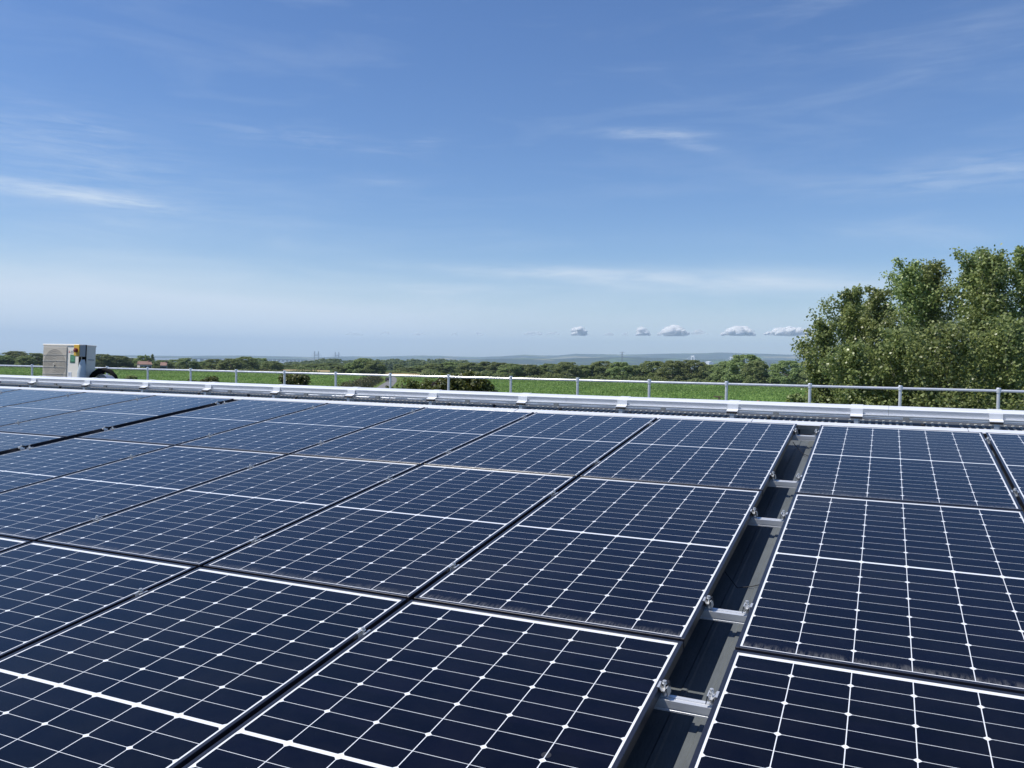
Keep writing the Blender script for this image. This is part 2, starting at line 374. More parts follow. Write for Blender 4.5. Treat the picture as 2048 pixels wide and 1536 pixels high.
def px_of_az(az):                                   # photo column of an azimuth near the view
    t = az - AZ0
    return 1024 + F_PX * math.tan(t) if abs(t) < 1.2 else (5000 if t > 0 else -5000)
rng = np.random.default_rng(5)
_ph = rng.uniform(0, 6.28, 40); _fr = rng.uniform(.4, 2.2, 40); _an = rng.uniform(0, 6.28, 40)
def bumps(x, y, sc):
    v = 0.0
    for i in range(10): v += math.sin((x * math.cos(_an[i]) + y * math.sin(_an[i])) * _fr[i] / sc + _ph[i])
    return v / 10
WATER_Z = -46.0
def ground(x, y):
    dx, dy = x - CAM[0], y - CAM[1]; r = math.hypot(dx, dy)
    if r < 560: return 0.0
    px = px_of_az(math.atan2(dx, dy)); px = max(-400, min(2500, px))
    base = -min(1.0, (r - 560) / 3600) * 50.0
    right = min(1.0, max(0.0, (px - 760) / 400))
    if r < 4160: base += bumps(x, y, 300) * 3.0 * min(1, (r - 560) / 900)
    shore = 7200 + (1 - right) * 4200
    if r > shore: base = min(-30.0, base + (r - shore) / 1500 * 30)
    base += right * min(1, max(0, (r - 3000) / 1500)) * max(0, 1 - max(0, r - 5200) / 1500) * 8
    h = base
    H = zat(px, interp(px, RIDGE), 9500); k = math.exp(-((r - 9500) / 900) ** 2)
    h = max(h, base + (H - base) * k) if H > base else h
    H = zat(px, interp(px, SKYLINE), 15500); k = math.exp(-((r - 15500) / 2300) ** 2)
    h = max(h, base + (H - base) * k + bumps(x, y, 700) * 26 * (k if k < .8 else (1 - k) * 4)) if H > base else h
    return h
def ground_material():
    mt, nt, b = material('farmland')
    N, Lk = nt.nodes.new, nt.links.new
    t = N('ShaderNodeTexCoord')
    vo = N('ShaderNodeTexVoronoi'); vo.inputs['Scale'].default_value = 1 / 330; Lk(t.outputs['Object'], vo.inputs['Vector'])
    sc = N('ShaderNodeSeparateColor'); Lk(vo.outputs['Color'], sc.inputs[0])
    cr = N('ShaderNodeValToRGB'); Lk(sc.outputs[0], cr.inputs[0])
    e = cr.color_ramp.elements
    e[0].position = 0; e[0].color = (0.028, 0.045, 0.018, 1); e[1].position = 1.0; e[1].color = (0.30, 0.25, 0.13, 1)
    for p, c in ((0.45, (0.030, 0.048, 0.018, 1)), (0.5, (0.07, 0.12, 0.03, 1)), (0.75, (0.10, 0.15, 0.04, 1)), (0.86, (0.24, 0.21, 0.10, 1))):
        q = e.new(p); q.color = c
    n = N('ShaderNodeTexNoise'); n.inputs['Scale'].default_value = 1 / 700; n.inputs['Detail'].default_value = 6; Lk(t.outputs['Object'], n.inputs['Vector'])
    mr = N('ShaderNodeMapRange'); Lk(n.outputs[0], mr.inputs[0]); mr.inputs[1].default_value = 0.44; mr.inputs[2].default_value = 0.52
    mx = N('ShaderNodeMix'); mx.data_type = 'RGBA'; Lk(mr.outputs[0], mx.inputs[0]); Lk(cr.outputs[0], mx.inputs[6])
    mx.inputs[7].default_value = (0.022, 0.036, 0.016, 1)
    n2 = N('ShaderNodeTexNoise'); n2.inputs['Scale'].default_value = 0.25; n2.inputs['Detail'].default_value = 8; Lk(t.outputs['Object'], n2.inputs['Vector'])
    m2 = N('ShaderNodeMix'); m2.data_type = 'RGBA'; m2.blend_type = 'MULTIPLY'; m2.inputs[0].default_value = 1
    mr2 = N('ShaderNodeMapRange'); Lk(n2.outputs[0], mr2.inputs[0]); mr2.inputs[3].default_value = 0.6; mr2.inputs[4].default_value = 1.4
    Lk(mx.outputs[2], m2.inputs[6]); Lk(mr2.outputs[0], m2.inputs[7])
    Lk(m2.outputs[2], b.inputs['Base Color']); b.inputs['Roughness'].default_value = 0.9; b.inputs['Specular IOR Level'].default_value = 0.1
    return mt
def build_terrain():
    rs = [0, 30, 100, 200, 330, 450, 560, 680, 800, 950, 1150, 1400, 1700, 2100, 2600, 3200, 4000, 4600, 5200, 6000, 6800]
    rs += list(np.arange(7200, 20001, 320))
    azs = []
    a = -math.pi
    while a < math.pi - 1e-6:
        azs.append(a); d = abs(a - AZ0); a += rad(0.25) if d < rad(42) else rad(3)
    n = len(azs); V = [(CAM[0], CAM[1], 0.0)]; Fc = []
    for i, r in enumerate(rs[1:]):
        for a in azs:
            x, y = CAM[0] + r * math.sin(a), CAM[1] + r * math.cos(a); V.append((x, y, ground(x, y)))
    for k in range(n): Fc.append((0, 1 + (k + 1) % n, 1 + k))
    for i in range(len(rs) - 2):
        o = 1 + i * n
        for k in range(n): Fc.append((o + k, o + (k + 1) % n, o + n + (k + 1) % n, o + n + k))
    me = bpy.data.meshes.new('ground'); me.from_pydata(V, [], Fc); me.update(); me.materials.append(ground_material())
    me.polygons.foreach_set('use_smooth', [True] * len(me.polygons))
    tag(link('ground', me), kind='structure')
build_terrain()
mt_w = simple('estuary_water_surface', (0.16, 0.16, 0.14), 0.35, 0, 0.1, 0.002)
w = MB(); w.add([(CAM[0] + 19000 * math.sin(a), CAM[1] + 19000 * math.cos(a), WATER_Z) for a in np.linspace(0, 2 * math.pi, 64, endpoint=False)], [tuple(range(64))])
tag(w.build('estuary_water', mt_w), kind='structure')

def sheet(name, outline, z, mt, kind='structure'):
    b = MB(); b.add([(x, y, z) for x, y in outline], [tuple(range(len(outline)))])
    o = b.build(name, mt)
    for p in o.data.polygons:
        if p.normal.z < 0: p.flip()
    return tag(o, kind=kind)
FIELD_FAR = [(-350, 545), (0, 500), (300, 440), (600, 425), (720, 410), (900, 372), (1160, 366), (1400, 352), (1600, 312), (1900, 290), (2400, 280)]
def far_r(x): return interp(x, FIELD_FAR)
xs = list(range(-350, 2401, 50))
m_green = simple('field_soil_and_leaf', (0.120, 0.170, 0.045), 0.85, 0, 0.35, 0.4, spec=0.1)
near_r = 95
sheet('crop_field', [at(x, far_r(x)) for x in xs] + [at(x, near_r) for x in reversed(xs)], 0.02, m_green)
m_wheat = simple('ripe_stubble', (0.36, 0.28, 0.15), 0.9, 0, 0.2, 0.05, spec=0.1)
sheet('stubble_field', [at(x, far_r(x) + 120) for x in range(330, 661, 30)] + [at(x, far_r(x) + 60) for x in range(660, 329, -30)], 0.03, m_wheat)
sheet('stubble_field', [at(x, far_r(x) + 125) for x in range(745, 846, 20)] + [at(x, far_r(x) + 30) for x in range(855, 744, -22)], 0.03, m_wheat)
# road coming towards the building, with its verges
m_road = simple('worn_asphalt', (0.19, 0.185, 0.18), 0.85, 0, 0.12, 0.4, spec=0.2)
m_verge = simple('verge_grass', (0.11, 0.15, 0.035), 0.9, 0, 0.3, 0.5, spec=0.1)
road_c = [(742, 150), (752, 190), (764, 225), (775, 260), (784, 300), (787, 345), (782, 400), (776, 440)]
road_w = [42, 34, 30, 26, 20, 14, 10, 8]
def band(extra_l, extra_r):
    L_ = [at(x - w_ / 2 - w_ * extra_l, r) for (x, r), w_ in zip(road_c, road_w)]
    R_ = [at(x + w_ / 2 + w_ * extra_r, r) for (x, r), w_ in zip(road_c, road_w)]
    return L_ + R_[::-1]
def strip(name, extra_l, extra_r, z, mt):
    o = band(extra_l, extra_r); n = len(road_c); b = MB()
    b.add([(x, y, z) for x, y in o], [(i, i + 1, 2 * n - 2 - i, 2 * n - 1 - i) for i in range(n - 1)])
    ob = b.build(name, mt)
    for p in ob.data.polygons:
        if p.normal.z < 0: p.flip()
    tag(ob, kind='structure')
strip('verge', 1.0, 0.7, 0.06, m_verge)
strip('road', 0, 0, 0.10, m_road)

# ------------------------------------------------------------------ foliage
def quads_mesh(name, C, Nn, size, rg, mat, aspect=0.62):
    n = len(C)
    Nn = Nn / np.linalg.norm(Nn, axis=1, keepdims=True)
    t = rg.normal(size=(n, 3)); t -= Nn * (t * Nn).sum(1, keepdims=True); t /= np.linalg.norm(t, axis=1, keepdims=True)
    b = np.cross(Nn, t)
    s = np.asarray(size).reshape(-1, 1) * np.ones((n, 1))
    V = np.stack([C + t * s * .5, C + b * s * .5 * aspect, C - t * s * .5, C - b * s * .5 * aspect], 1).reshape(-1, 3)
    me = bpy.data.meshes.new(name)
    me.vertices.add(4 * n); me.loops.add(4 * n); me.polygons.add(n)
    me.vertices.foreach_set('co', V.astype(np.float32).ravel())
    me.loops.foreach_set('vertex_index', np.arange(4 * n, dtype=np.int32))
    me.polygons.foreach_set('loop_start', np.arange(0, 4 * n, 4, dtype=np.int32))
    me.update(); me.validate(); me.materials.append(mat)
    return me
def unit(v): return v / np.maximum(1e-9, np.linalg.norm(v, axis=-1, keepdims=True))
def crown_points(rg, nclump, nleaf, shape, crad=(0.09, 0.15), zlo=0.0):
    Cs = []; Ns = []
    for i in range(nclump):
        z = zlo + (1 - zlo) * rg.random() ** 1.0
        R = 0.5 * shape(z)
        a = rg.random() * 6.283; q = R * (1 - 0.5 * rg.random() ** 2.2)
        rr = rg.uniform(*crad) * (0.75 + 0.5 * (1 - z))
        c = np.array([max(0, q - rr * .5) * math.cos(a), max(0, q - rr * .5) * math.sin(a), min(z, 1 - rr * .9)])
        d = unit(rg.normal(size=(nleaf, 3))); d[:, 2] = np.where(d[:, 2] < -0.35, -d[:, 2], d[:, 2])
        P = c + d * rr * np.array([1, 1, .92]) * (0.55 + 0.5 * rg.random((nleaf, 1)) ** .6)
        Cs.append(P); Ns.append(unit(d + np.array([0, 0, .45]) + rg.normal(size=(nleaf, 3)) * .28))
    return np.concatenate(Cs), np.concatenate(Ns)
def oak_shape(z): return math.sqrt(max(0.0, 1 - ((z - 0.36) / 0.66) ** 2)) if z > .36 else 0.95 + 0.05 * z / .36
def cone_shape(z): return max(0.06, 1.0 - 0.9 * z)
def tall_shape(z): return max(0.12, math.sin(min(1, z * 1.1 + .16) * 2.6) ** .8)
CROWNS = {}
for kind, shp, cnt, ncl in (('oak', oak_shape, 5, 100), ('tall', tall_shape, 2, 60), ('cone', cone_shape, 1, 34)):
    CROWNS[kind] = []
    for i in range(cnt):
        rg = np.random.default_rng(100 + i * 7 + len(kind))
        C, Nn = crown_points(rg, ncl, 135, shp)
        me = quads_mesh('crown', C, Nn, rg.uniform(.028, .052, len(C)), rg, M['leaf_oak'], .8)
        tb = MB(); tb.tube([(0, 0, -.02), (.004, 0, .12), (0, .006, .3), (.008, 0, .55)], [.036, .026, .02, .008], 8)
        for k in range(5):
            a = k * 1.3 + i; z0 = .16 + .07 * k
            tb.tube([(0, 0, z0), (.12 * math.cos(a), .12 * math.sin(a), z0 + .1), (.26 * math.cos(a), .26 * math.sin(a), z0 + .22)], [.014, .009, .003], 6)
        CROWNS[kind].append((me, tb.mesh('trunk', M['bark'])))
def tree(x, ytop, wpix, r, kind, var, label, group, zrot=0.0, cat='tree', sink=0.0, name=None, mat=None):
    X, Y = at(x, r); z0 = ground(X, Y) - sink; h = zat(x, ytop, r) - z0; wd = wpx(wpix, x, r)
    t = thing(name or {'oak': 'oak_tree', 'tall': 'tall_tree', 'cone': 'conifer_tree'}[kind], label, cat, (X, Y, z0), (0, 0, zrot), group)
    t.scale = (wd, wd, h)
    cm, tm = CROWNS[kind][var % len(CROWNS[kind])]
    link('crown', cm, t); link('trunk', tm, t)
    return t
random.seed(3)
# the hedgerow oaks behind the right half of the field
HR = [(1022, 727, 50), (1060, 729, 48), (1098, 727, 50), (1136, 724, 54), (1174, 730, 46), (1206, 722, 60), (1242, 724, 54), (1274, 730, 46), (1306, 722, 60),
      (1346, 721, 60), (1384, 720, 64), (1420, 729, 50), (1454, 722, 54)]
for i, (x, y, wv) in enumerate(HR):
    tree(x, y, wv * 1.12, far_r(x) + 9 + (i % 3) * 4, 'oak', i, f'round dark green hedgerow tree behind the field, {ORD[len(HR) - i]} from the big broad oak' if i < len(HR) - 1
         else 'round dark green hedgerow tree standing right beside the big broad oak', 'trees in the hedgerow behind the green field', i * 1.7)
tree(1492, 709, 84, far_r(1490) + 6, 'oak', 1, 'biggest broad oak in the hedgerow, towering over its neighbours', 'trees in the hedgerow behind the green field', 2.1, name='oak_tree')
tree(1512, 722, 60, far_r(1512) - 2, 'oak', 3, 'lower rounded oak tucked against the right flank of the big broad oak', 'trees in the hedgerow behind the green field', .6)
tree(1576, 721, 78, far_r(1576) + 6, 'oak', 0, 'dome shaped dark oak standing alone between the hedgerow gap and the tall leafy trees', 'trees in the hedgerow behind the green field', 4.0)
tree(1536, 752, 50, far_r(1536) + 4, 'oak', 2, 'low bushy tree filling the hedgerow gap beside the dome shaped oak', 'trees in the hedgerow behind the green field', 4.4)
tree(1628, 735, 60, far_r(1628) + 8, 'oak', 2, 'dark tree partly hidden behind the left edge of the tall leafy trees', 'trees in the hedgerow behind the green field', 1.0)
MR = [(815, 735, 40), (842, 731, 46), (872, 727, 48), (905, 724, 50), (940, 725, 50), (975, 723, 48), (1000, 725, 46)]
for i, (x, y, wv) in enumerate(MR):
    tree(x, y, wv * 1.15, far_r(x) + 105 + 10 * (i % 2), 'oak', i + 1, f'{ORD[i]} tree of the shady row right of the road, counting from the road', 'trees in the row right of the road', i * 2.3)
GR = [(686, 731, 38, 'round low tree at the left foot of the roadside clump'), (706, 725, 34, 'middle tree of the roadside clump, between low and tall crowns'),
      (727, 716, 46, 'tallest dark tree of the clump beside the road bend'), (749, 721, 42, 'rightmost tree of the clump beside the road bend'),
      (738, 733, 46, 'bushy low tree in front of the roadside clump')]
for i, (x, y, wv, lb) in enumerate(GR):
    tree(x, y, wv * 1.15, far_r(x) + 20, 'oak', i + 2, lb, 'clump of trees beside the road bend', i * 1.1)
LR = [(-14, 710, 44), (8, 711, 42), (31, 702, 52), (52, 712, 36), (70, 706, 46), (95, 709, 40), (122, 710, 44), (150, 708, 46), (178, 709, 44), (203, 708, 50), (233, 711, 52), (262, 716, 42),
      (288, 711, 38), (326, 720, 38), (350, 719, 38), (374, 716, 40), (400, 723, 34), (430, 718, 46), (462, 717, 46), (490, 713, 52), (518, 716, 48), (545, 722, 40)]
for i, (x, y, wv) in enumerate(LR):
    nm = (f'hazy green tree in the distant left treeline, {ORD[9 - i]} left of the air conditioner' if i < 4 else
          f'hazy tree in the distant treeline hidden behind the air conditioner, {ORD[i - 4]} from its left' if i < 9 else
          f'hazy green tree in the distant treeline, {ORD[i - 9]} to the right of the air conditioner')
    tree(x, y, wv * 1.12, far_r(x) + 60 + 12 * (i % 3), 'oak' if i % 4 else 'tall', i, nm, 'trees in the distant left treeline', i * 1.9)
tree(305, 708, 18, far_r(305) + 75, 'cone', 0, 'small dark pointed conifer above the red roofed houses', 'trees in the distant left treeline', 0)
tree(291, 709, 14, far_r(291) + 78, 'cone', 0, 'narrower pointed conifer just left of the other conifer', 'trees in the distant left treeline', 2)
BR = [(568, 730, 40), (600, 728, 40), (632, 727, 44), (660, 726, 44)]
for i, (x, y, wv) in enumerate(BR):
    tree(x, y, wv * 1.2, far_r(x) + 140, 'oak', i, f'{ORD[i]} rounded tree in the row below the far bridge, counting from its viaduct', 'trees in the row below the far bridge', i * 1.3)
tree(798, 728, 22, far_r(798) + 260, 'oak', 2, 'small round tree in the pale stubble beyond the road', 'trees by the stubble field', 1.0)
tree(760, 737, 20, far_r(760) + 130, 'oak', 1, 'small dark bush at the edge of the stubble field beyond the road', 'trees by the stubble field', .4)

# far woods that read as one mass
def woodland(name, specs, seed):
    rg = np.random.default_rng(seed); Cs = []; Ns = []; Ss = []
    for x, y, wp, r in specs:
        X, Y = at(x, r); z0 = ground(X, Y) - 1; h = zat(x, y, r) - z0; wd = wpx(wp, x, r)
        C, Nn = crown_points(rg, 16, 60, oak_shape, (.14, .24))
        Cs.append(C * np.array([wd, wd, h]) + np.array([X, Y, z0])); Ns.append(Nn); Ss.append(rg.uniform(.05, .10, len(C)) * wd)
    me = quads_mesh(name, np.concatenate(Cs), np.concatenate(Ns), np.concatenate(Ss), rg, M['leaf_wood'], .85)
    return tag(link(name, me), kind='stuff')
rg = np.random.default_rng(11)
WT = [(-60, 716), (0, 716), (100, 716), (200, 718), (280, 720), (330, 723), (400, 724), (480, 720), (540, 723), (560, 724), (590, 722), (620, 722), (640, 718), (655, 716), (680, 718), (700, 721), (740, 720), (765, 718),
      (785, 719), (805, 717), (840, 719), (880, 717), (905, 718), (935, 722), (960, 726), (1020, 728), (1100, 733), (1250, 735), (1400, 738), (1600, 745), (1750, 750)]
sp = []
for x in np.arange(-60, 1750, 9.0):
    if 745 < x < 0: continue
    yv = interp(x, WT)
    for k, r in ((0, 1250), (1, 1000), (2, 820)):
        xx = x + rg.uniform(-5, 5)
        if k == 2 and 760 < xx < 830: continue
        sp.append((xx, yv + k * 4.0 + rg.uniform(-1.2, 2.2), rg.uniform(22, 34) * (1 - .1 * k), r + rg.uniform(-60, 60)))
woodland('woodland', sp, 21)

# long low hedges
def hedge(name, label, pts, width, height, leaf, n, size, seed, mat, cat='hedge', rag=0.3):
    rg = np.random.default_rng(seed); P = np.array(pts, float); seg = np.linalg.norm(np.diff(P[:, :2], axis=0), axis=1); cum = np.concatenate([[0], np.cumsum(seg)])
    t = rg.random(n) * cum[-1]; X = np.interp(t, cum, P[:, 0]); Y = np.interp(t, cum, P[:, 1]); Z = np.interp(t, cum, P[:, 2])
    lump = 0.75 + rag * np.sin(t / (height * 1.3) + 1.3 * np.sin(t / (height * 2.9)))
    d = unit(rg.normal(size=(n, 3))); d[:, 2] = np.abs(d[:, 2])
    q = 0.6 + .45 * rg.random(n)
    C = np.stack([X + d[:, 0] * width / 2 * q, Y + d[:, 1] * width / 2 * q, Z + (d[:, 2] * q) * height * lump], 1)
    me = quads_mesh(name, C, unit(d + rg.normal(size=(n, 3)) * .5), rg.uniform(.6, 1.3, n) * size, rg, mat, .8)
    return tag(link(name, me), label, cat)
def gp(x, r): X, Y = at(x, r); return (X, Y, ground(X, Y))
hedge('field_hedge', 'long dark hedge along the far edge of the green field', [gp(x, far_r(x) + 3) for x in range(985, 1700, 40)], 4, 2.6, 0, 9000, .7, 1, M['leaf_oak'])
hedge('field_hedge', 'low scruffy hedge along the far left edge of the green field', [gp(x, far_r(x) + 4) for x in range(-100, 690, 40)], 4, 1.9, 0, 9000, .75, 2, M['leaf_oak'])
hedge('field_hedge', 'thin dark hedge line behind the pale stubble, left of the road clump', [gp(x, far_r(x) + 125) for x in range(300, 690, 40)], 4, 2.6, 0, 4500, .8, 7, M['leaf_oak'])
hedge('field_hedge', 'thin dark hedge across the pale stubble beyond the road', [gp(x, far_r(x) + 75) for x in range(745, 860, 20)], 3, 1.6, 0, 1800, .7, 8, M['leaf_oak'])
hedge('field_hedge', 'dark bushy hedge right of the road, along the middle of the green field edge', [gp(x, far_r(x) + 14) for x in range(848, 1010, 27)], 5, 3.4, 0, 4500, .8, 12, M['leaf_oak'])
hedge('roadside_hedge', 'rough brownish hedge between the green field and the road verge', [gp(x, r) for x, r in ((660, 165), (695, 200), (722, 235), (744, 280), (752, 320))], 6.5, 2.7, 0, 9000, .45, 3, M['hedge_dry'], rag=.35)

# crop leaves standing in the field
def crop(n):
    rg = np.random.default_rng(9)
    x = rg.uniform(-330, 2350, n)
    fr = np.interp(x, [a for a, _ in FIELD_FAR], [b for _, b in FIELD_FAR])
    r = 150 + (fr - 152) * rg.random(n) ** 0.9
    ok = ~((x > 655) & (x < 800)) | (r > 0)
    X = np.zeros(n); Y = np.zeros(n); keep = np.ones(n, bool)
    for i in range(n):
        X[i], Y[i] = at(x[i], r[i])
        cxr = np.interp(r[i], [b for _, b in road_c], [a for a, _ in road_c]); wr = np.interp(r[i], [b for _, b in road_c], road_w)
        if -wr * 1.7 < x[i] - cxr < wr * 1.3: keep[i] = False
        if r[i] < 330 and x[i] > 660 and x[i] < cxr and x[i] > cxr - wr * 2.2: keep[i] = False
    X, Y = X[keep], Y[keep]; n = len(X)
    Nn = rg.normal(size=(2 * n, 3)); Nn[:, 2] = np.abs(Nn[:, 2]) * .9 + .25
    C = np.stack([np.repeat(X, 2) + rg.normal(size=2 * n) * .3, np.repeat(Y, 2) + rg.normal(size=2 * n) * .3, rg.uniform(.15, .62, 2 * n)], 1)
    me = quads_mesh('crop_plants', C, Nn, rg.uniform(.38, .80, 2 * n), rg, M['crop'], .34)
    tag(link('crop_plants', me), 'leafy green crop covering the whole field beyond the railing', 'crop', kind='stuff')
crop(120000)

# tall leafy trees standing close behind the railing on the right
def leafy_tree(x, ytop, halfw, r, seed, label, group, name='aspen_tree', mat='leaf_aspen', bark='bark_pale', leaf=.100, dens=1.0, zlow=1.6, base=0.0, cat='tree', spread=1.0):
    rg = np.random.default_rng(seed); X, Y = at(x, r); H = zat(x, ytop, r) - base; R = wpx(halfw, x, r)
    t = thing(name, label, cat, (X, Y, base), (0, 0, 0), group)
    tb = MB(); tip = []
    bend = rg.normal(size=2) * .02 * H
    def axis(z):
        q = z / H; return np.array([bend[0] * math.sin(q * 3), bend[1] * math.sin(q * 2.3 + 1) - bend[1] * .84, z])
    tb.tube([axis(z) for z in np.linspace(-.1, H * .97, 9)], list(np.linspace(.011 * H, .004, 9)), 7)
    nb = int(70 * dens + H * 4)
    C = []; Nn = []
    for k in range(nb):
        z = zlow + (H - zlow) * (k + rg.random()) / nb * .97
        q = (z - zlow) / (H - zlow)
        ln = R * (0.38 + .80 * rg.random()) * (math.sin(min(1, q * 1.25 + .28) * 2.9) ** .7 if q < .75 else max(.2, (1 - q) * 2.3)) * 1.12
        a = k * 2.4 + rg.random(); p0 = axis(z); rise = rg.uniform(.55, 1.1)
        d = np.array([math.cos(a), math.sin(a), rise * spread]); 
        p1 = p0 + d * ln * .55; p2 = p0 + np.array([math.cos(a + .2), math.sin(a + .2), rise * 1.25 * spread]) * ln
        if p2[2] > H: p2[2] = H - rg.random() * .1
        tb.tube([p0, p1, p2], [.013, .008, .003], 4, caps=False)
        nl = int((90 + 240 * ln / max(R, .3)) * dens)
        s = rg.random(nl) ** .7
        P = np.where(s[:, None] < .5, p0 + (p1 - p0) * s[:, None] * 2, p1 + (p2 - p1) * (s[:, None] * 2 - 1))
        g = np.clip(rg.normal(size=(nl, 3)), -1.9, 1.9) * (.06 + .12 * ln * (1 - .35 * s[:, None])) * np.array([1, 1, .9])
        C.append(P + g); Nn.append(unit(unit(g) * .6 + np.array([0, 0, .5]) + rg.normal(size=(nl, 3)) * .7))
    C = np.concatenate(C); Nn = np.concatenate(Nn)
    link('crown', quads_mesh('crown', C, Nn, rg.uniform(.75, 1.3, len(C)) * leaf, rg, M[mat], .78), t)
    tb.build('trunk', M[bark], t)
    return t
LT = [(1646, 640, 44, 33, 'shortest leafy tree at the left end of the tall group behind the railing'),
      (1692, 570, 52, 35, 'slender leafy tree with a narrow forked top, second from the group left end'),
      (1752, 574, 52, 34, 'leafy tree between the narrow topped one and the pointed peak'),
      (1814, 520, 66, 36, 'pointed leafy tree forming the first high peak of the group'),
      (1868, 520, 52, 37, 'leafy tree filling the dip right of the pointed peak'),
      (1930, 501, 72, 36, 'broad leafy tree forming the second high peak of the group'),
      (1984, 503, 56, 35, 'leafy tree right of the broad second peak'),
      (2040, 488, 66, 36, 'tallest leafy tree at the right edge, rising past the picture side'),
      (2110, 470, 80, 37, 'leafy tree mostly outside the right edge, behind the tallest one'),
      (1728, 598, 50, 41, 'back row leafy tree glimpsed between the narrow forked top and the pointed peak'),
      (1848, 535, 50, 42, 'back row leafy tree glimpsed just right of the pointed peak'),
      (1962, 506, 58, 42, 'back row leafy tree glimpsed right behind the broad second peak'),
      (1700, 690, 60, 30, 'low leafy young tree in front, below the narrow forked top'),
      (1790, 660, 70, 31, 'low leafy young tree in front, below the pointed peak'),
      (1900, 650, 80, 30, 'low leafy young tree in front, below the broad second peak'),
      (2010, 640, 80, 31, 'low leafy young tree in front, below the tallest one')]
for i, (x, y, hw, r, lb) in enumerate(LT):
    leafy_tree(x, y, hw * 1.95, r, 300 + i, lb, 'tall leafy trees behind the railing')

# shrubs poking up between building and field
def shrub(x, ytop, halfw, r, seed, label, mat, leaf, dens=1.0, name='leafy_shrub', nlobes=26):
    rg = np.random.default_rng(seed); X, Y = at(x, r); H = zat(x, ytop, r); R = wpx(halfw, x, r)
    t = thing(name, label, 'shrub', (X, Y, 0), (0, 0, 0), 'shrubs beyond the railing')
    C = []; Nn = []; tb = MB()
    for k in range(nlobes):
        a = rg.random() * 6.283; q = math.sqrt(rg.random()) * .85; rr = R * rg.uniform(.22, .36)
        z = H - rr * .8 - R * .75 * q ** 2.4 * rg.uniform(.5, 1) - rg.random() ** 2 * R * .9
        c = np.array([R * q * math.cos(a), R * q * math.sin(a), max(.4, z)])
        nl = int(170 * dens); d = unit(rg.normal(size=(nl, 3))); P = c + d * rr * (.5 + .62 * rg.random((nl, 1)))
        C.append(P); Nn.append(unit(d * .7 + np.array([0, 0, .6]) + rg.normal(size=(nl, 3)) * .6))
        tb.tube([(rg.normal() * .1, rg.normal() * .1, -.1), (c[0] * .5, c[1] * .5, c[2] * .55), tuple(c)], [.05, .03, .01], 5, caps=False)
    C = np.concatenate(C); Nn = np.concatenate(Nn)
    link('foliage', quads_mesh('foliage', C, Nn, rg.uniform(.7, 1.3, len(C)) * leaf, rg, M[mat], .72), t)
    tb.build('stem', M['bark'], t)
shrub(930, 741, 60, 30, 401, 'big yellow green shrub with large leaves, behind the bright rail glint', 'leaf_shrub', .115, 1.0, nlobes=34)
shrub(832, 752, 52, 40, 402, 'wide green shrub between the road and the purple shrub', 'leaf_shrub', .115, 1.0, nlobes=34)
shrub(886, 757, 20, 33, 403, 'small purple brown shrub tucked between two green shrubs', 'leaf_purple', .085, .9, nlobes=16)
shrub(588, 741, 32, 68, 404, 'dark round shrub rising above the railing left of the road', 'leaf_shrub', .17, 1.2, nlobes=34)
shrub(424, 752, 24, 45, 405, 'yellowish shrub just showing above the ridge trunking', 'leaf_shrub', .10, 1.0, nlobes=20)
shrub(384, 756, 14, 48, 406, 'tiny shrub left of the yellowish shrub', 'leaf_shrub', .10, .8, nlobes=12)
shrub(262, 751, 14, 90, 407, 'small dark bush in the field just right of the black hose', 'leaf_oak', .22, .9, nlobes=16)
shrub(779, 771, 8, 38, 408, 'little sprig of leaves beside the road', 'leaf_shrub', .08, .5, nlobes=8)
shrub(1592, 786, 20, 27, 409, 'sparse leafy sprig at the left foot of the tall trees', 'leaf_aspen', .085, .6, nlobes=12)

# ------------------------------------------------------------------ the building we stand on
U0, U1 = -34.0, 14.0
VR = 1.10                                            # ridge
ridge = np.array(RW(0, VR, -.15)); FAR = rad(-6.6)
bld = thing('metal_roofed_building', 'low building with a grey profiled metal roof under the solar panels', 'building', (0, 0, 0))
def roof_profile():
    pts = []; per = 0.333; u = U0
    base = 0.085 - per * 150
    k = 0
    while True:
        a = base + per * k; k += 1
        if a + per < U0: continue
        if a > U1: break
        pts += [(a, -.128), (a + .022, -.128), (a + .027, -.121), (a + .105, -.121), (a + .11, -.128), (a + .13, -.128), (a + .155, -.195), (a + .23, -.195), (a + .236, -.190), (a + .25, -.190), (a + .256, -.195), (a + .31, -.195)]
    return pts
RP = roof_profile()
def slope_sheet(name, v0, v1, far=False):
    b = MB(); n = len(RP); vs = []
    for v in (v0, v1):
        for u, w_ in RP:
            if far:
                vs.append((u, ridge[1] + v * math.cos(FAR), ridge[2] + v * math.sin(FAR) + w_ + .15))
            else: vs.append(RW(u, v, w_))
    b.add(vs, [(i, i + 1, n + i + 1, n + i) for i in range(n - 1)])
    o = b.build(name, M['roof'], bld)
    return o
slope_sheet('roof', -16, VR - .06); slope_sheet('roof', .06, 9.05, True)
cap = MB()
a = RW(0, VR - .10, -.112); c_ = (0, ridge[1], ridge[2] + .048); e_ = (0, ridge[1] + .10, ridge[2] + .02)
cap.add([(U0, a[1], a[2]), (U1, a[1], a[2]), (U1, c_[1], c_[2]), (U0, c_[1], c_[2]), (U0, e_[1], e_[2]), (U1, e_[1], e_[2])], [(0, 1, 2, 3), (3, 2, 5, 4)])
cap.build('ridge_cap', M['roof'], bld)
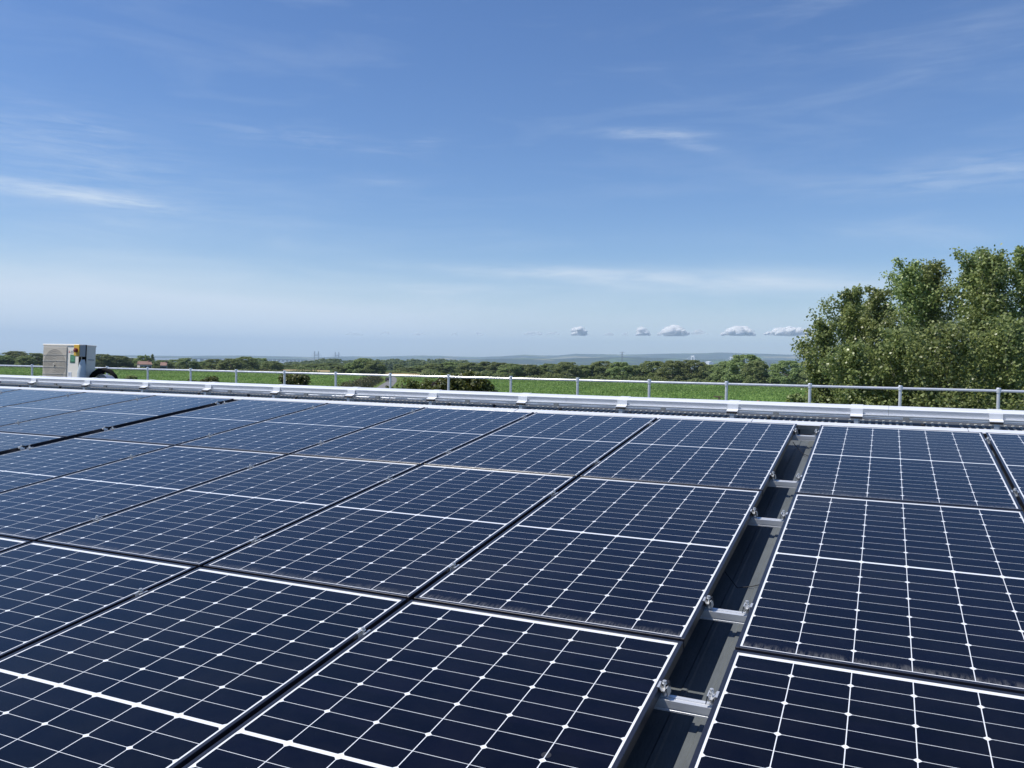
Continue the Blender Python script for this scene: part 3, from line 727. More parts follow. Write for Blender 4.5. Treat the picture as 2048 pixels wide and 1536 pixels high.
# ribbed strip by the trunking; sunlit bars and shade are painted tan and dark
fl = MB(); fl2 = MB()
rgs = np.random.default_rng(4); u = -14.0
fl.add([RW(-30, .50, -.120), RW(12, .50, -.120), RW(12, VR - .09, -.120), RW(-30, VR - .09, -.120)], [(0, 1, 2, 3)])
strip_o = fl.build('painted_shade_strip', M['stripe_shade'], bld)
rib_gap = []
u = -12.0
while u < 2.6:
    if rgs.random() > .04:
        wv = .021
        fl2.add([RW(u, .52, -.1195), RW(u + wv, .52, -.1195), RW(u + wv, .90, -.1195), RW(u, .90, -.1195),
                 RW(u + .003, .525, -.114), RW(u + wv - .003, .525, -.114), RW(u + wv - .003, .895, -.114), RW(u + .003, .895, -.114)],
                [(4, 5, 6, 7), (0, 1, 5, 4), (1, 2, 6, 5), (2, 3, 7, 6), (3, 0, 4, 7)])
    u += .0505
fl2.build('painted_sun_rib', M['stripe_sunlit'], bld)
for k, uu in enumerate(np.arange(-9.6, 2.2, 0.62)):
    kb = MB(); p = np.array(RW(uu + .08 * math.sin(k * 2.1), .70 + .05 * math.sin(k * 1.3), -.12))
    kb.tube([p, p + [0, 0, .018]], [.014, .012], 8); kb.tube([p + [0, 0, .018], p + [0, 0, .030]], [.020, .017], 8)
    kb.build('roof_fixing', M['rubber'], bld)
# walls
near = RW(0, -16, -.16); fary = ridge[1] + 9.0 * math.cos(FAR); farz = ridge[2] + 9.0 * math.sin(FAR) - .06
wl = MB()
def wall_poly(pts): wl.add(pts, [tuple(range(len(pts)))])
wall_poly([(U0 + .2, fary, 0), (U1 - .2, fary, 0), (U1 - .2, fary, farz), (U0 + .2, fary, farz)])
wall_poly([(U0 + .2, near[1] + .2, 0), (U1 - .2, near[1] + .2, 0), (U1 - .2, near[1] + .2, near[2]), (U0 + .2, near[1] + .2, near[2])])
for uu in (U0 + .2, U1 - .2):
    wall_poly([(uu, near[1] + .2, 0), (uu, fary, 0), (uu, fary, farz), (uu, ridge[1], ridge[2] - .07), (uu, near[1] + .2, near[2])])
wl.build('wall', M['wall'], bld)
gt = MB(); gt.prof([(fary + .02, farz - .14), (fary + .17, farz - .14), (fary + .17, farz), (fary + .16, farz), (fary + .16, farz - .13), (fary + .03, farz - .13), (fary + .03, farz), (fary + .02, farz)], U0, U1)
gt.build('gutter', M['galv'], bld)

# ------------------------------------------------------------------ solar panels
RROT = (ROOF, 0, 0)
def panel_parts():
    fr = MB(); e = .0135; t = .035
    fr.bbox((0, 0, -t), (e, PL, 0), .0012); fr.bbox((PW - e, 0, -t), (PW, PL, 0), .0012)
    fr.bbox((e, 0, -t), (PW - e, e, 0), .0012); fr.bbox((e, PL - e, -t), (PW - e, PL, 0), .0012)
    fo = fr.mesh('frame', M['frame'])
    g = MB(); g.box((e - .001, e - .001, -.008), (PW - e + .001, PL - e + .001, -.0018))
    gm = g.mesh('glass', M['glass'])
    uvl = gm.uv_layers.new(name='UVMap')
    for lp in gm.loops: uvl.data[lp.index].uv = gm.vertices[lp.vertex_index].co[:2]
    return fo, gm
FR_ME, GL_ME = panel_parts()
ROWS = [('top', -PL), ('middle', -2 * PL - GV), ('front', -3 * PL - 2 * GV)]
COLS = []
P_ = PW + GU
for k in range(5): COLS.append((-PW - k * P_, f'{ORD[k]} column left of the open aisle'))
bl = -(5 * P_) + GU
for k in range(7): COLS.append((bl - BLK - PW - k * P_, f'{ORD[k]} column beyond the wide black gap'))
for k in range(3): COLS.append((AISLE + k * P_, f'{ORD[k]} column right of the open aisle'))
VIS = {'top': (-9.7, 2.6), 'middle': (-7.6, 1.9), 'front': (-4.5, 1.3)}
for rn, v0 in ROWS:
    for u0, cn in COLS:
        if u0 > VIS[rn][1] or u0 + PW < VIS[rn][0]: continue
        t = thing('solar_panel', f'dark blue solar panel in the {rn} row, {cn}', 'solar panel', RW(u0, v0, 0), RROT, 'solar panels on the roof')
        link('frame', FR_ME, t); link('glass', GL_ME, t)
# trim along the upper panel edge
tr = thing('edge_trim', 'long pale aluminium trim strip along the upper edge of the panels', 'trim', RW(0, 0, 0), RROT)
tb = MB()
for a_, b_ in ((-13, -7.2), (-7.19, -2.31), (-2.30, -.335), (-.33, 1.12), (1.124, 3.2)):
    tb.prof([(.006, -.010), (.010, -.002), (.014, .000), (.100, .002), (.104, -.001), (.104, -.06), (.100, -.06), (.100, -.003), (.014, -.004), (.010, -.010)], a_, b_)
tb.build('strip', M['alu_white'], tr)
sb = MB()
sb.prof([(.108, -.10), (.111, -.10), (.111, -.012), (.108, -.012)], .012, AISLE - .012)
sb.build('bracket_plate', M['galv'], tr)
for du in (.05, .10):
    s_ = MB(); s_.box((du, .1035, -.045), (du + .018, .1075, -.035)); s_.build('slot', M['rubber'], tr)

# mounting rails crossing under the panels
RAIL_V = [('upper rail of the top row', -.245), ('lower rail of the top row', -1.545), ('upper rail of the middle row', -2.291), ('lower rail of the middle row', -3.455),
          ('upper rail of the front row', -4.125), ('lower rail of the front row', -5.35)]
def rail_prof(h=.034, w_=.036):
    z1 = -.0352
    return [(-w_ / 2, z1 - h), (w_ / 2, z1 - h), (w_ / 2, z1), (.005, z1), (.005, z1 - .004), (-.005, z1 - .004), (-.005, z1),
            (-w_ / 2, z1), (-w_ / 2, z1 - h + .011), (-w_ / 2 + .0015, z1 - h + .010), (-w_ / 2 + .0015, z1 - h + .006), (-w_ / 2, z1 - h + .005)]
for nm, v in RAIL_V:
    t = thing('mounting_rail', f'silver rail under the panels crossing the aisle, {nm}', 'rail', RW(0, v, 0), RROT, 'mounting rails under the panels')
    b = MB(); b.prof(rail_prof(), -9.3, 3.2); b.build('rail_bar', M['alu'], t)
    f = MB()
    for uu in np.arange(-9.0, 3.2, 1.332): f.box((uu + .112, -.02, -.121), (uu + .15, .02, -.0695))
    f.build('rail_foot', M['alu'], t)
# clamps
def bolt_shape(b, x, y, z):
    b.tube([(x, y, z - .028), (x, y, z + .004)], .0038, 8)
    b.tube([(x, y, z + .004), (x, y, z + .006)], .0085, 12)
    b.tube([(x, y, z + .006), (x, y, z + .015)], [.0072, .0066], 12)
    b.tube([(x, y, z + .0155), (x, y, z + .0160)], .0032, 6)
def mid_clamp_meshes():
    b = MB(); bolt_shape(b, 0, 0, .003); bm_ = b.mesh('bolt', M['steel'])
    c = MB(); h = GU / 2
    c.prof([(-.021, .0005), (.021, .0005), (.021, .0028), (-.021, .0028)], -h - .007, -h + .002)
    c.prof([(-.021, .0005), (.021, .0005), (.021, .0028), (-.021, .0028)], h - .002, h + .007)
    c.prof([(-.021, -.020), (.021, -.020), (.021, -.0175), (-.021, -.0175)], -h + .002, h - .002)
    c.prof([(-.021, -.020), (.021, -.020), (.021, .0028), (-.021, .0028)], -h + .0005, -h + .002)
    c.prof([(-.021, -.020), (.021, -.020), (.021, .0028), (-.021, .0028)], h - .002, h - .0005)
    return bm_, c.mesh('clip', M['galv'])
MCB, MCC = mid_clamp_meshes()
def end_clamp_meshes(sgn):                           # sits beside a panel whose edge is at x = 0, body on the +sgn side
    b = MB(); bolt_shape(b, sgn * .016, 0, .004); bm_ = b.mesh('bolt', M['steel'])
    c = MB()
    pts = [(-.007, .0005), (.001, .0005), (.004, -.006), (.010, -.012), (.022, -.012), (.026, -.004), (.031, -.030), (.0335, -.029), (.0285, .002), (.0245, .002), (.0205, -.0095), (.011, -.0095), (.0055, -.003), (.0015, .003), (-.007, .003)]
    n = len(pts); y0, y1 = -.022, .022
    c.add([(sgn * x, y0, z) for x, z in pts] + [(sgn * x, y1, z) for x, z in pts], [(i, (i + 1) % n, (i + 1) % n + n, i + n) for i in range(n)])
    k = MB(); k.bbox((min(sgn * .002, sgn * .030), .004, -.034), (max(sgn * .002, sgn * .030), .026, .010), .003)
    s = MB(); s.tube([(sgn * .016, 0, -.035), (sgn * .016, 0, -.010)], .0085, 10)
    return bm_, c.mesh('clip', M['steel']), k.mesh('clamp_body', M['rubber']), s.mesh('sleeve', M['steel'])
ECR, ECL = end_clamp_meshes(1), end_clamp_meshes(-1)
def end_clamp(u, v, which, label):
    t = thing('end_clamp', label, 'clamp', RW(u, v, 0), RROT, 'end clamps at the panel edges')
    mm = ECR if which > 0 else ECL; t.scale = (.85, .85, .85)
    link('bolt', mm[0], t); link('clip', mm[1], t); link('sleeve', mm[3], t)
    if which > 0: link('clamp_body', mm[2], t)
for nm, v in RAIL_V[:5]:
    end_clamp(0, v, 1, f'end clamp, left side of aisle, {nm}')
    end_clamp(AISLE, v, -1, f'end clamp, right side of aisle, {nm}')
    if v > -2.4:
        end_clamp(bl, v, -1, f'end clamp, right side of black gap, {nm}')
        end_clamp(bl - BLK, v, 1, f'end clamp, left side of black gap, {nm}')
GAPS = [(-P_ * k + GU / 2, f'between {ORD[k - 1]} and {ORD[k]} left columns') for k in range(1, 5)]
GAPS += [(bl - BLK - P_ * k + GU / 2, f'between {ORD[k - 1]} and {ORD[k]} columns past the gap') for k in range(1, 4)]
GAPS += [(AISLE + P_ * k - GU / 2, f'between {ORD[k - 1]} and {ORD[k]} right columns') for k in range(1, 2)]
for rnm, v in RAIL_V[:5]:
    rn = rnm.split()[-2]
    for ug, gn in GAPS:
        if ug < VIS[rn][0] + (0 if v > -1 else 2.4 if rn == 'top' else .6) or ug > VIS[rn][1] - (.2 if rn == 'top' else .9): continue
        t = thing('mid_clamp', f'mid clamp {gn}, {rnm}', 'clamp', RW(ug, v + .012 * math.sin(ug * 9), 0), RROT, 'mid clamps between the panels')
        link('bolt', MCB, t); link('clip', MCC, t)
# loose cables in the aisle
cb = MB(); cb.tube([RW(.0, -.30, -.075), RW(.03, -.36, -.095), RW(.09, -.50, -.112), RW(.15, -.56, -.116), RW(.2, -.58, -.11)], .0024, 6)
tag(cb.build('cable', M['cable']), 'thin black cable sagging across the far end of the aisle', 'cable')
cb = MB(); cb.tube([RW(-.02, -2.92, -.09), RW(.04, -2.97, -.135), RW(.10, -2.98, -.117), RW(.19, -2.93, -.10)], .0022, 6)
tag(cb.build('cable', M['cable']), 'thin black cable drooping midway along the aisle', 'cable')

# ------------------------------------------------------------------ ridge trunking on its brackets
TD = 7.23                                            # distance of its front face from the camera, square to the ridge
ty = CAM[1] + TD; tz = CAM[2] - .0538 * TD           # lower front edge
trk = thing('ridge_trunking', 'long silver aluminium trunking on black footed brackets along the ridge', 'trunking', (0, ty, tz))
S_UP = .1346 * TD
pts = [(.0145, .007), (-.002, .005), (-.002, 0), (.008, -.002), (.10, -.002), (.12, .006), (.12, .060), (.112, .074), (.060, .069), (.012, .0565), (.005, .0542), (.0012, .0515), (.000, .048)]
cv = MB(); joints = [-16.0, -7.05, -4.42, -2.1, -.55, .62, 3.6]
for a_, b_ in zip(joints[:-1], joints[1:]): cv.prof(pts, a_ + .001, b_ - .001)
cv.build('cover', M['alu_white'], trk)
ch = MB(); ch.prof([(.002, -.0150), (.03, -.0150), (.03, -.0075), (.002, -.0075)], -16, 3.6); ch.prof([(.006, -.0265), (.03, -.0265), (.03, -.0205), (.006, -.0205)], -16, 3.6)
ch.build('lower_flange', M['alu_white'], trk)
u0 = CAM[0] - .0271 * TD
sd = MB(); prof2 = [(-.052, -.006), (-.050, -.010), (-.006, .002), (-.004, .048), (.058, .0705), (.113, .077), (.113, .0745), (.060, .0685), (.0, .046), (-.0025, .001), (-.010, .002)]
sd.prof([(-.050, -.012), (-.012, -.001), (-.0035, .006), (-.0025, .047), (.058, .0715), (.113, .0775), (.113, .0745), (.060, .0683), (.0028, .0462), (-.0008, .007), (-.0085, .0035), (-.048, -.007)], -.046, .046)
SAD = sd.mesh('saddle', M['alu_white'])
ft = MB(); ft.bbox((-.044, -.060, -.030), (.044, -.030, -.0122), .004); FOOT = ft.mesh('foot_pad', M['rubber'])
lg = MB(); lg.box((-.017, -.052, -.075), (.017, -.040, -.0302)); lg.box((-.03, -.060, -.0752), (.045, -.03, -.0705)); lg.box((.020, -.034, -.070), (.024, .02, -.034)); LEG = lg.mesh('leg', M['galv'])
cl = MB(); cl.box((-.022, -.012, -.030), (.022, .001, -.008)); CLIP = cl.mesh('clip', M['galv_dark'])
for k in range(-11, 3):
    uu = u0 + S_UP * k
    br = link('bracket', SAD, trk, (uu, 0, 0)); link('foot_pad', FOOT, br); link('leg', LEG, br)
    if k < 2: link('clip', CLIP, trk, (uu + .36 + .05 * math.sin(k * 3), 0, 0))

# ------------------------------------------------------------------ railing along the far eave
RD = 16.2; ry = CAM[1] + RD
gr = thing('guard_rail', 'long galvanised tube guard rail along the far eave of the roof', 'railing', (0, ry, 0))
eave = ridge[2] + (ry - ridge[1]) * math.tan(FAR)
def rail_z(u): q = (u - CAM[0]) / RD; return CAM[2] - .0232 * RD + (q + .75) * .0018 * RD
sp_r = .0929 * RD
uA = CAM[0] + RD * (ray(1620, 770)[0] / ray(1620, 770)[1])
us = [uA + sp_r * k for k in range(-17, 4)]
for uu in us:
    zt = rail_z(uu); pb = MB()
    pb.tube([(uu, 0, eave + .01), (uu, 0, zt + .012)], .027, 12)
    pb.tube([(uu, 0, zt + .0125), (uu, 0, zt + .026)], [.036, .030], 12)
    pb.tube([(uu, 0, zt - .058), (uu, 0, zt + .0118)], .0385, 12)
    pb.tube([(uu, 0, eave - .03), (uu, 0, eave + .012)], .075, 12)
    pb.build('post', M['rail_paint'], gr)
for nm, dz in (('top_rail', -.028), ('mid_rail', -.55)):
    rb = MB(); rb.tube([(us[0], 0, rail_z(us[0]) + dz), (us[-1], 0, rail_z(us[-1]) + dz)], .024, 12); rb.build(nm, M['rail_paint'], gr)

# ------------------------------------------------------------------ air conditioner
M['ac'] = simple('cream_painted_steel', (0.86, 0.80, 0.68), 0.42, 0, 0.03, 3)
M['ac_grille'] = simple('beige_grille_plastic', (0.54, 0.49, 0.40), 0.55, 0, 0.08, 20)
M['ac_in'] = simple('dark_fan_recess', (0.40, 0.365, 0.30), 0.7, 0, 0.1, 10)
M['ac_bar'] = simple('pale_grille_bar', (0.62, 0.59, 0.52), 0.45)
M['grey_box'] = simple('grey_enclosure_plastic', (0.36, 0.38, 0.39), 0.5, 0, 0.05, 8)
M['yellow'] = simple('yellow_plate', (0.72, 0.44, 0.05), 0.4)
M['red'] = simple('red_knob', (0.22, 0.02, 0.015), 0.4)
M['logo_red'] = simple('red_mark', (0.55, 0.02, 0.03), 0.4)
M['green'] = simple('green_sticker', (0.10, 0.27, 0.15), 0.45, 0, 0.6, 22)
M['green_dk'] = simple('dark_green_band', (0.02, 0.10, 0.05), 0.45)
M['white_lab'] = simple('white_sticker', (0.78, 0.80, 0.82), 0.45)
M['print'] = simple('grey_print', (0.22, 0.23, 0.25), 0.5)
M['sleeve'] = simple('pale_grey_sleeve', (0.50, 0.56, 0.58), 0.5, 0, 0.06, 12)
M['foam'] = simple('black_pipe_foam', (0.006, 0.006, 0.007), 0.8, 0, 0.2, 30, 0.3, 90, spec=0.15)
AW, AD, AH = .785, .30, .625
AY = CAM[1] + 8.68; AX = CAM[0] - 1.3534 * 8.68; AZb = CAM[2] - .0600 * 8.68 + .012
ac = thing('air_conditioner', 'cream outdoor air conditioner with round fan grille and yellow isolator, behind the trunking', 'air conditioner', (AX, AY, AZb), (rad(-2.4), 0, 0))
bx = MB(); bx.bbox((0, .006, .02), (AW, AD, AH), .010); bx.build('casing', M['ac'], ac)
lidb = MB(); lidb.bbox((-.004, -.004, AH - .022), (AW + .004, AD + .004, AH + .006), .006); lidb.build('lid', M['ac'], ac)
gx0, gx1, gz0, gz1 = .020, .535, .05, .588; gc = (.280, .315)
g1 = MB(); g1.bbox((gx0, -.008, gz0), (gx1, .0055, gz1), .004); grl = g1.build('grille', M['ac_grille'], ac)
def disc(r, y, n=40):
    return [(gc[0] + r * math.cos(2 * math.pi * k / n), y, gc[1] + r * math.sin(2 * math.pi * k / n)) for k in range(n)]
g2 = MB(); g2.add(disc(.235, -.010), [tuple(range(40))]); g2.build('fan_opening', M['ac_in'], grl)
g3 = MB()
for r_ in np.arange(.03, .245, .026):
    g3.tube(disc(r_, -.013, 36) + [disc(r_, -.0115, 36)[0]], .0012, 4, caps=False)
g3.build('ring_wires', M['ac_grille'], grl)
g4 = MB()
for zz in (.180, .280, .375, .469): g4.box((gx0 + .004, -.0155, zz), (gx1 - .006, -.0128, zz + .005))
g4.build('guard_bars', M['ac_bar'], grl)
g5 = MB(); g5.tube(disc(.012, -.018, 10)[:10] + [disc(.012, -.018, 10)[0]], .006, 5, caps=False); g5.build('hub', M['ac_bar'], grl)
# maker's mark: three red diamonds and two lines of lettering
lg_ = MB(); lx, lz, s_ = .578, .515, .017
def dia(cx_, cz_, ang):
    ca, sa = math.cos(ang), math.sin(ang); P = [(0, 0), (.5, .29), (0, 0) if False else (1.0, 0), (.5, -.29)]
    return [(cx_ + s_ * 1.25 * (p * ca - q * sa), .0028, cz_ + s_ * 1.25 * (p * sa + q * ca)) for p, q in P]
for ang in (90, 210, 330): lg_.add(dia(lx, lz, rad(ang)), [(0, 1, 2, 3)])
lg_.build('emblem', M['logo_red'], ac)
def text(body, size, loc, mt, parent, name='lettering'):
    cu = bpy.data.curves.new(name, 'FONT'); cu.body = body; cu.size = size; cu.extrude = .0004
    tmp = bpy.data.objects.new('tmp', cu); COL.objects.link(tmp); bpy.context.view_layer.update()
    me = bpy.data.meshes.new_from_object(tmp.evaluated_get(bpy.context.evaluated_depsgraph_get())); bpy.data.objects.remove(tmp)
    me.materials.clear(); me.materials.append(mt)
    o = link(name, me, parent, loc); o.rotation_euler = (rad(90), 0, 0); return o
text('MITSUBISHI', .022, (.604, .0032, .517), M['print'], ac)
text('ELECTRIC', .022, (.604, .0032, .497), M['print'], ac)
st = MB(); st.box((.602, .002, .372), (.705, .0055, .475)); sk = st.build('green_sticker', M['green'], ac)
s2 = MB(); s2.box((.602, .0012, .353), (.705, .0055, .3718)); s2.build('sticker_band', M['green_dk'], sk)
wl_ = MB(); wl_.box((.570, .002, .075), (.640, .0055, .215)); wk = wl_.build('rating_label', M['white_lab'], ac)
wt = MB()
for zz in (.195, .18, .165, .13, .115, .1): wt.box((.576, .0010, zz), (.626, .0019, zz + .005))
wt.build('print_lines', M['print'], wk)
# isolator on the front right corner
ib = MB(); ib.bbox((AW + .004, -.06, AH - .180), (AW + .100, .038, AH - .004), .005); iso = ib.build('isolator_box', M['grey_box'], ac)
ip = MB(); ip.bbox((AW - .014, -.075, AH - .170), (AW + .10, -.061, AH - .004), .004); pl_ = ip.build('isolator_plate', M['yellow'], iso)
ik = MB(); ik.tube([(AW + .043, -.0752, AH - .088), (AW + .043, -.10, AH - .088)], [.034, .031], 20)
ik.bbox((AW + .018, -.112, AH - .097), (AW + .068, -.0985, AH - .079), .003); ik.build('isolator_knob', M['red'], iso)
cbx = MB(); cbx.tube([(AW + .03, 0, AH - .180), (AW + .028, 0, .33), (AW - .0 + .016, -.005, .2), (AW + .012, 0, .03)], [.012, .012, .012, .012], 8); cbx.build('conduit', M['foam'], ac)
slv = MB(); slv.tube([(AW + .07, .02, AH - .22), (AW + .065, .02, .33), (AW + .05, .02, .2), (AW + .05, .02, .04)], [.025, .045, .060, .062], 14); slv.build('cable_sleeve', M['sleeve'], ac)
pst = MB(); pst.box((AW + .004, .060, .05), (AW + .06, .086, AH + .002)); pst.build('side_channel', M['foam'], ac)
vb = MB(); vb.bbox((AW + .0005, AD * .55, .40), (AW + .006, AD * .9, .415), .001); vb.build('side_handle', M['grey_box'], ac)
hs_ = MB(); hp = [(AW - .01, AD * .75, .12), (AW + .06, AD * .75, .20), (AW + .16, AD * .76, .252), (AW + .27, AD * .8, .262), (AW + .38, AD * .85, .235), (AW + .45, AD * .9, .17), (AW + .475, AD * .95, .08), (AW + .48, AD, -.02)]
hs_.tube(hp, .035, 12); hs_.tube([(AW - .01, AD * .75, .085), (AW + .05, AD * .74, .16), (AW + .15, AD * .72, .215), (AW + .26, AD * .76, .225)], .028, 10); hs_.build('insulated_hose', M['foam'], ac)
for fx in (.10, .62):
    fb = MB(); fb.bbox((fx, -.06, -.012), (fx + .11, AD + .05, .0195), .003); fb.build('foot', M['ac'], ac)
bb = MB(); bb.bbox((-.05, .03, -.075), (AW + .05, .10, -.0125), .004); bb.bbox((-.05, AD - .09, -.075), (AW + .05, AD - .02, -.0125), .004); bb.build('support_bar', M['rubber'], ac)
# curved cowl the hose drops into
dm = thing('roof_cowl', 'curved grey metal cowl under the black hose beside the air conditioner', 'cowl', (AX + AW + .40, AY + .16, AZb + .005), (rad(-6.6), 0, 0))
db = MB(); n_ = 14
arc = [(-.15 * math.cos(math.pi * k / n_), .15 * math.sin(math.pi * k / n_)) for k in range(n_ + 1)]
db.add([(x_, -.10, .03 + z_) for x_, z_ in arc] + [(x_, .05, .03 + z_) for x_, z_ in arc], [(k, k + 1, k + n_ + 2, k + n_ + 1) for k in range(n_)], 0, True)
db.add([(x_, -.08, .03 + z_) for x_, z_ in arc], [tuple(range(n_ + 1))], 1)
db.box((-.15, -.10, -.16), (.15, .05, .0298), 0)
db.build('hood', [M['galv'], M['galv_dark']], dm)

# ------------------------------------------------------------------ small things beyond the trunking
wp = MB(); X, Y = at(1440, 13.5); zt = zat(1440, 794, 13.5); zb_ = ridge[2] + (Y - ridge[1]) * math.tan(FAR)
wp.box((X - .012, Y - .012, zb_), (X + .012, Y + .012, zt - .006)); wp.box((X - .085, Y - .015, zt - .0062), (X + .05, Y + .015, zt + .014))
tag(wp.build('roof_stake', simple('dull_brown_metal', (0.14, 0.12, 0.06), 0.6)), 'small brown T shaped stake rising behind the trunking near a rail post', 'stake')
wp = MB(); X, Y = at(1519, 12.5); zt = zat(1519, 801, 12.5); zb_ = ridge[2] + (Y - ridge[1]) * math.tan(FAR)
wp.tube([(X, Y, zb_), (X, Y, zt - .02)], .016, 8); wp.tube([(X, Y, zt - .02), (X, Y, zt)], [.026, .022], 8)
tag(wp.build('vent_pipe', simple('terracotta_cap', (0.42, 0.22, 0.10), 0.6)), 'tiny orange capped pipe just showing over the trunking', 'pipe')

# ------------------------------------------------------------------ houses, car, bridges, pylons far off
M['brickwall'] = simple('far_house_wall', (0.55, 0.50, 0.44), 0.8)
M['tile'] = simple('far_red_tile', (0.26, 0.15, 0.115), 0.8, 0, 0.2, 1)
M['dark_glass'] = simple('window_dark', (0.03, 0.035, 0.04), 0.2)
def house(x, r, wpix, ybase_lift, rot, label):
    X, Y = at(x, r); L_ = wpx(wpix, x, r); z0 = ground(X, Y); H = 2.1 + ybase_lift; Wd = 7.0
    t = thing('house', label, 'house', (X, Y, z0), (0, 0, rot), 'houses by the distant left treeline')
    b = MB(); b.box((-L_ / 2, -Wd / 2, 0), (L_ / 2, Wd / 2, H)); b.build('wall', M['brickwall'], t)
    q = MB(); q.prof([(-Wd / 2 - .4, H + .003), (Wd / 2 + .4, H + .003), (0, H + 1.7)], -L_ / 2 - .3, L_ / 2 + .3); rf = q.build('roof', M['tile'], t)
    c_ = MB(); c_.box((L_ * .3, -.5, H + .8), (L_ * .3 + 1, .5, H + 2.3)); c_.build('chimney', M['tile'], rf)
    for k in range(3):
        w_ = MB(); xx = -L_ / 2 + L_ * (k + .5) / 3; w_.box((xx - .7, -Wd / 2 - .05, .8), (xx + .7, -Wd / 2 - .003, 1.8)); w_.build('window', M['dark_glass'], t)
az_l = -math.atan2(*ray(300, hor(300))[:2])
house(289, far_r(287) + 46, 22, .6, az_l + .2, 'long low house with red tiled roof and pale wall by the treeline')
house(328, far_r(327) + 48, 10, .2, az_l - .1, 'smaller red roofed house right of the long low one')
# car
X, Y = at(777, 300); az_c = -math.atan2(*ray(777, hor(777))[:2])
car = thing('parked_car', 'small dark car driving along the grey road', 'car', (X, Y, .104), (0, 0, az_c + .15)); car.name = 'car'
cbm = MB(); side = [(-2.1, .35), (2.0, .35), (2.1, .75), (1.2, .95), (.6, 1.45), (-1.2, 1.47), (-1.9, 1.0), (-2.12, .8)]
n8 = len(side)
cbm.add([(-.85, y, z) for y, z in side] + [(.85, y, z) for y, z in side], [(i, (i + 1) % n8, (i + 1) % n8 + n8, i + n8) for i in range(n8)] + [tuple(range(n8)), tuple(range(2 * n8 - 1, n8 - 1, -1))])
cbm.build('body', simple('dark_grey_car_paint', (0.05, 0.055, 0.065), 0.25), car)
gw = MB(); gw.add([(-.7, -1.28, 1.40), (.7, -1.28, 1.40), (.76, -1.86, 1.04), (-.76, -1.86, 1.04)], [(0, 1, 2, 3)]); gw.build('rear_window', M['dark_glass'], car)
for sx in (-.8, .8):
    for sy in (-1.3, 1.3):
        wb = MB(); wb.tube([(sx - .1, sy, .32), (sx + .1, sy, .32)], .32, 16); wb.build('wheel', M['rubber'], car)
for sx in (-.62, .62):
    lb_ = MB(); lb_.box((sx - .16, -2.135, .80), (sx + .16, -2.05, .93)); lb_.build('tail_light', M['logo_red'], car)
# cable-stayed bridge over the estuary
M['conc'] = simple('grey_bridge_concrete', (0.13, 0.14, 0.16), 0.8)
M['white_steel'] = simple('white_painted_tower', (0.80, 0.81, 0.82), 0.6)
def bridge():
    rP, rQ = 9300, 9900
    P = np.array([*at(633, rP)]); Q = np.array([*at(674, rQ)]); d = (Q - P) / np.linalg.norm(Q - P); nrm = np.array([-d[1], d[0]])
    zd = zat(633, 719, rP); zt1 = zat(633, 702.5, rP)
    t = thing('cable_stayed_bridge', 'long distant bridge with two grey H shaped pylons across the estuary', 'bridge', (P[0], P[1], WATER_Z), (0, 0, math.atan2(d[1], d[0])))
    hd = zd - WATER_Z; hT = zt1 - WATER_Z; LQ = np.linalg.norm(Q - P)
    b = MB(); b.box((-2600, -16, hd - 5), (LQ + 1600, 16, hd)); b.build('deck', M['conc'], t)
    for k in range(-26, 17):
        xx = k * 98.0
        if xx > -220 and xx < LQ + 220: continue
        b = MB(); b.box((xx - 4, -14, -4), (xx + 4, 14, hd - 5.02)); b.build('pier', M['conc'], t)
    for xx in (0, LQ):
        b = MB()
        for sy in (-22, 22): b.box((xx - 4, sy - 3.2, -4), (xx + 4, sy + 3.2, hT))
        b.box((xx - 3, -18.7, hd + 44), (xx + 3, 18.7, hd + 50)); b.box((xx - 3, -18.7, hd - 12), (xx + 3, 18.7, hd - 5.1))
        p_ = b.build('pylon', M['conc'], t)
    b = MB()
    for xx in (0, LQ):
        for k in range(1, 13):
            for s in (-1, 1):
                for sy in (-19, 19): b.tube([(xx, sy, hT - 3 * (12 - k) - 3), (xx + s * (12 + k * 17), sy * .8, hd)], .22, 3, caps=False)
    b.build('stay_cables', M['conc'], t)
bridge()
def old_bridge():
    P = np.array([*at(1385.5, 7600)]); Q = np.array([*at(1463, 8200)]); d = (Q - P) / np.linalg.norm(Q - P)
    t = thing('suspension_bridge', 'distant suspension bridge with white portal towers rising over the hedgerow trees', 'bridge', (P[0], P[1], WATER_Z), (0, 0, math.atan2(d[1], d[0])))
    hT = zat(1385, 711, 7600) - WATER_Z; LQ = np.linalg.norm(Q - P); hd = hT - 92
    b = MB(); b.box((-900, -12, hd - 3), (LQ + 900, 12, hd)); b.build('deck', M['white_steel'], t)
    for xx, k in ((0, 1), (LQ, 1)):
        b = MB()
        for sy in (-14, 14): b.box((xx - 4, sy - 3.5, -3), (xx + 4, sy + 3.5, hT))
        b.box((xx - 3.4, -10.4, hT - 14), (xx + 3.4, 10.4, hT - 1)); b.box((xx - 3.4, -10.4, hd + 26), (xx + 3.4, 10.4, hd + 33)); b.build('tower', M['white_steel'], t)
    b = MB()
    for sy in (-13, 13):
        for x0_, x1_, z0_, z1_, sg in ((0, LQ, hT, hT, 84), (-330, 0, hd, hT, 12), (LQ, LQ + 330, hT, hd, 12)):
            q = np.linspace(0, 1, 13); b.tube([(x0_ + (x1_ - x0_) * a, sy, z0_ + (z1_ - z0_) * a - sg * 4 * a * (1 - a)) for a in q], .8, 4)
    b.build('main_cable', M['white_steel'], t)
old_bridge()
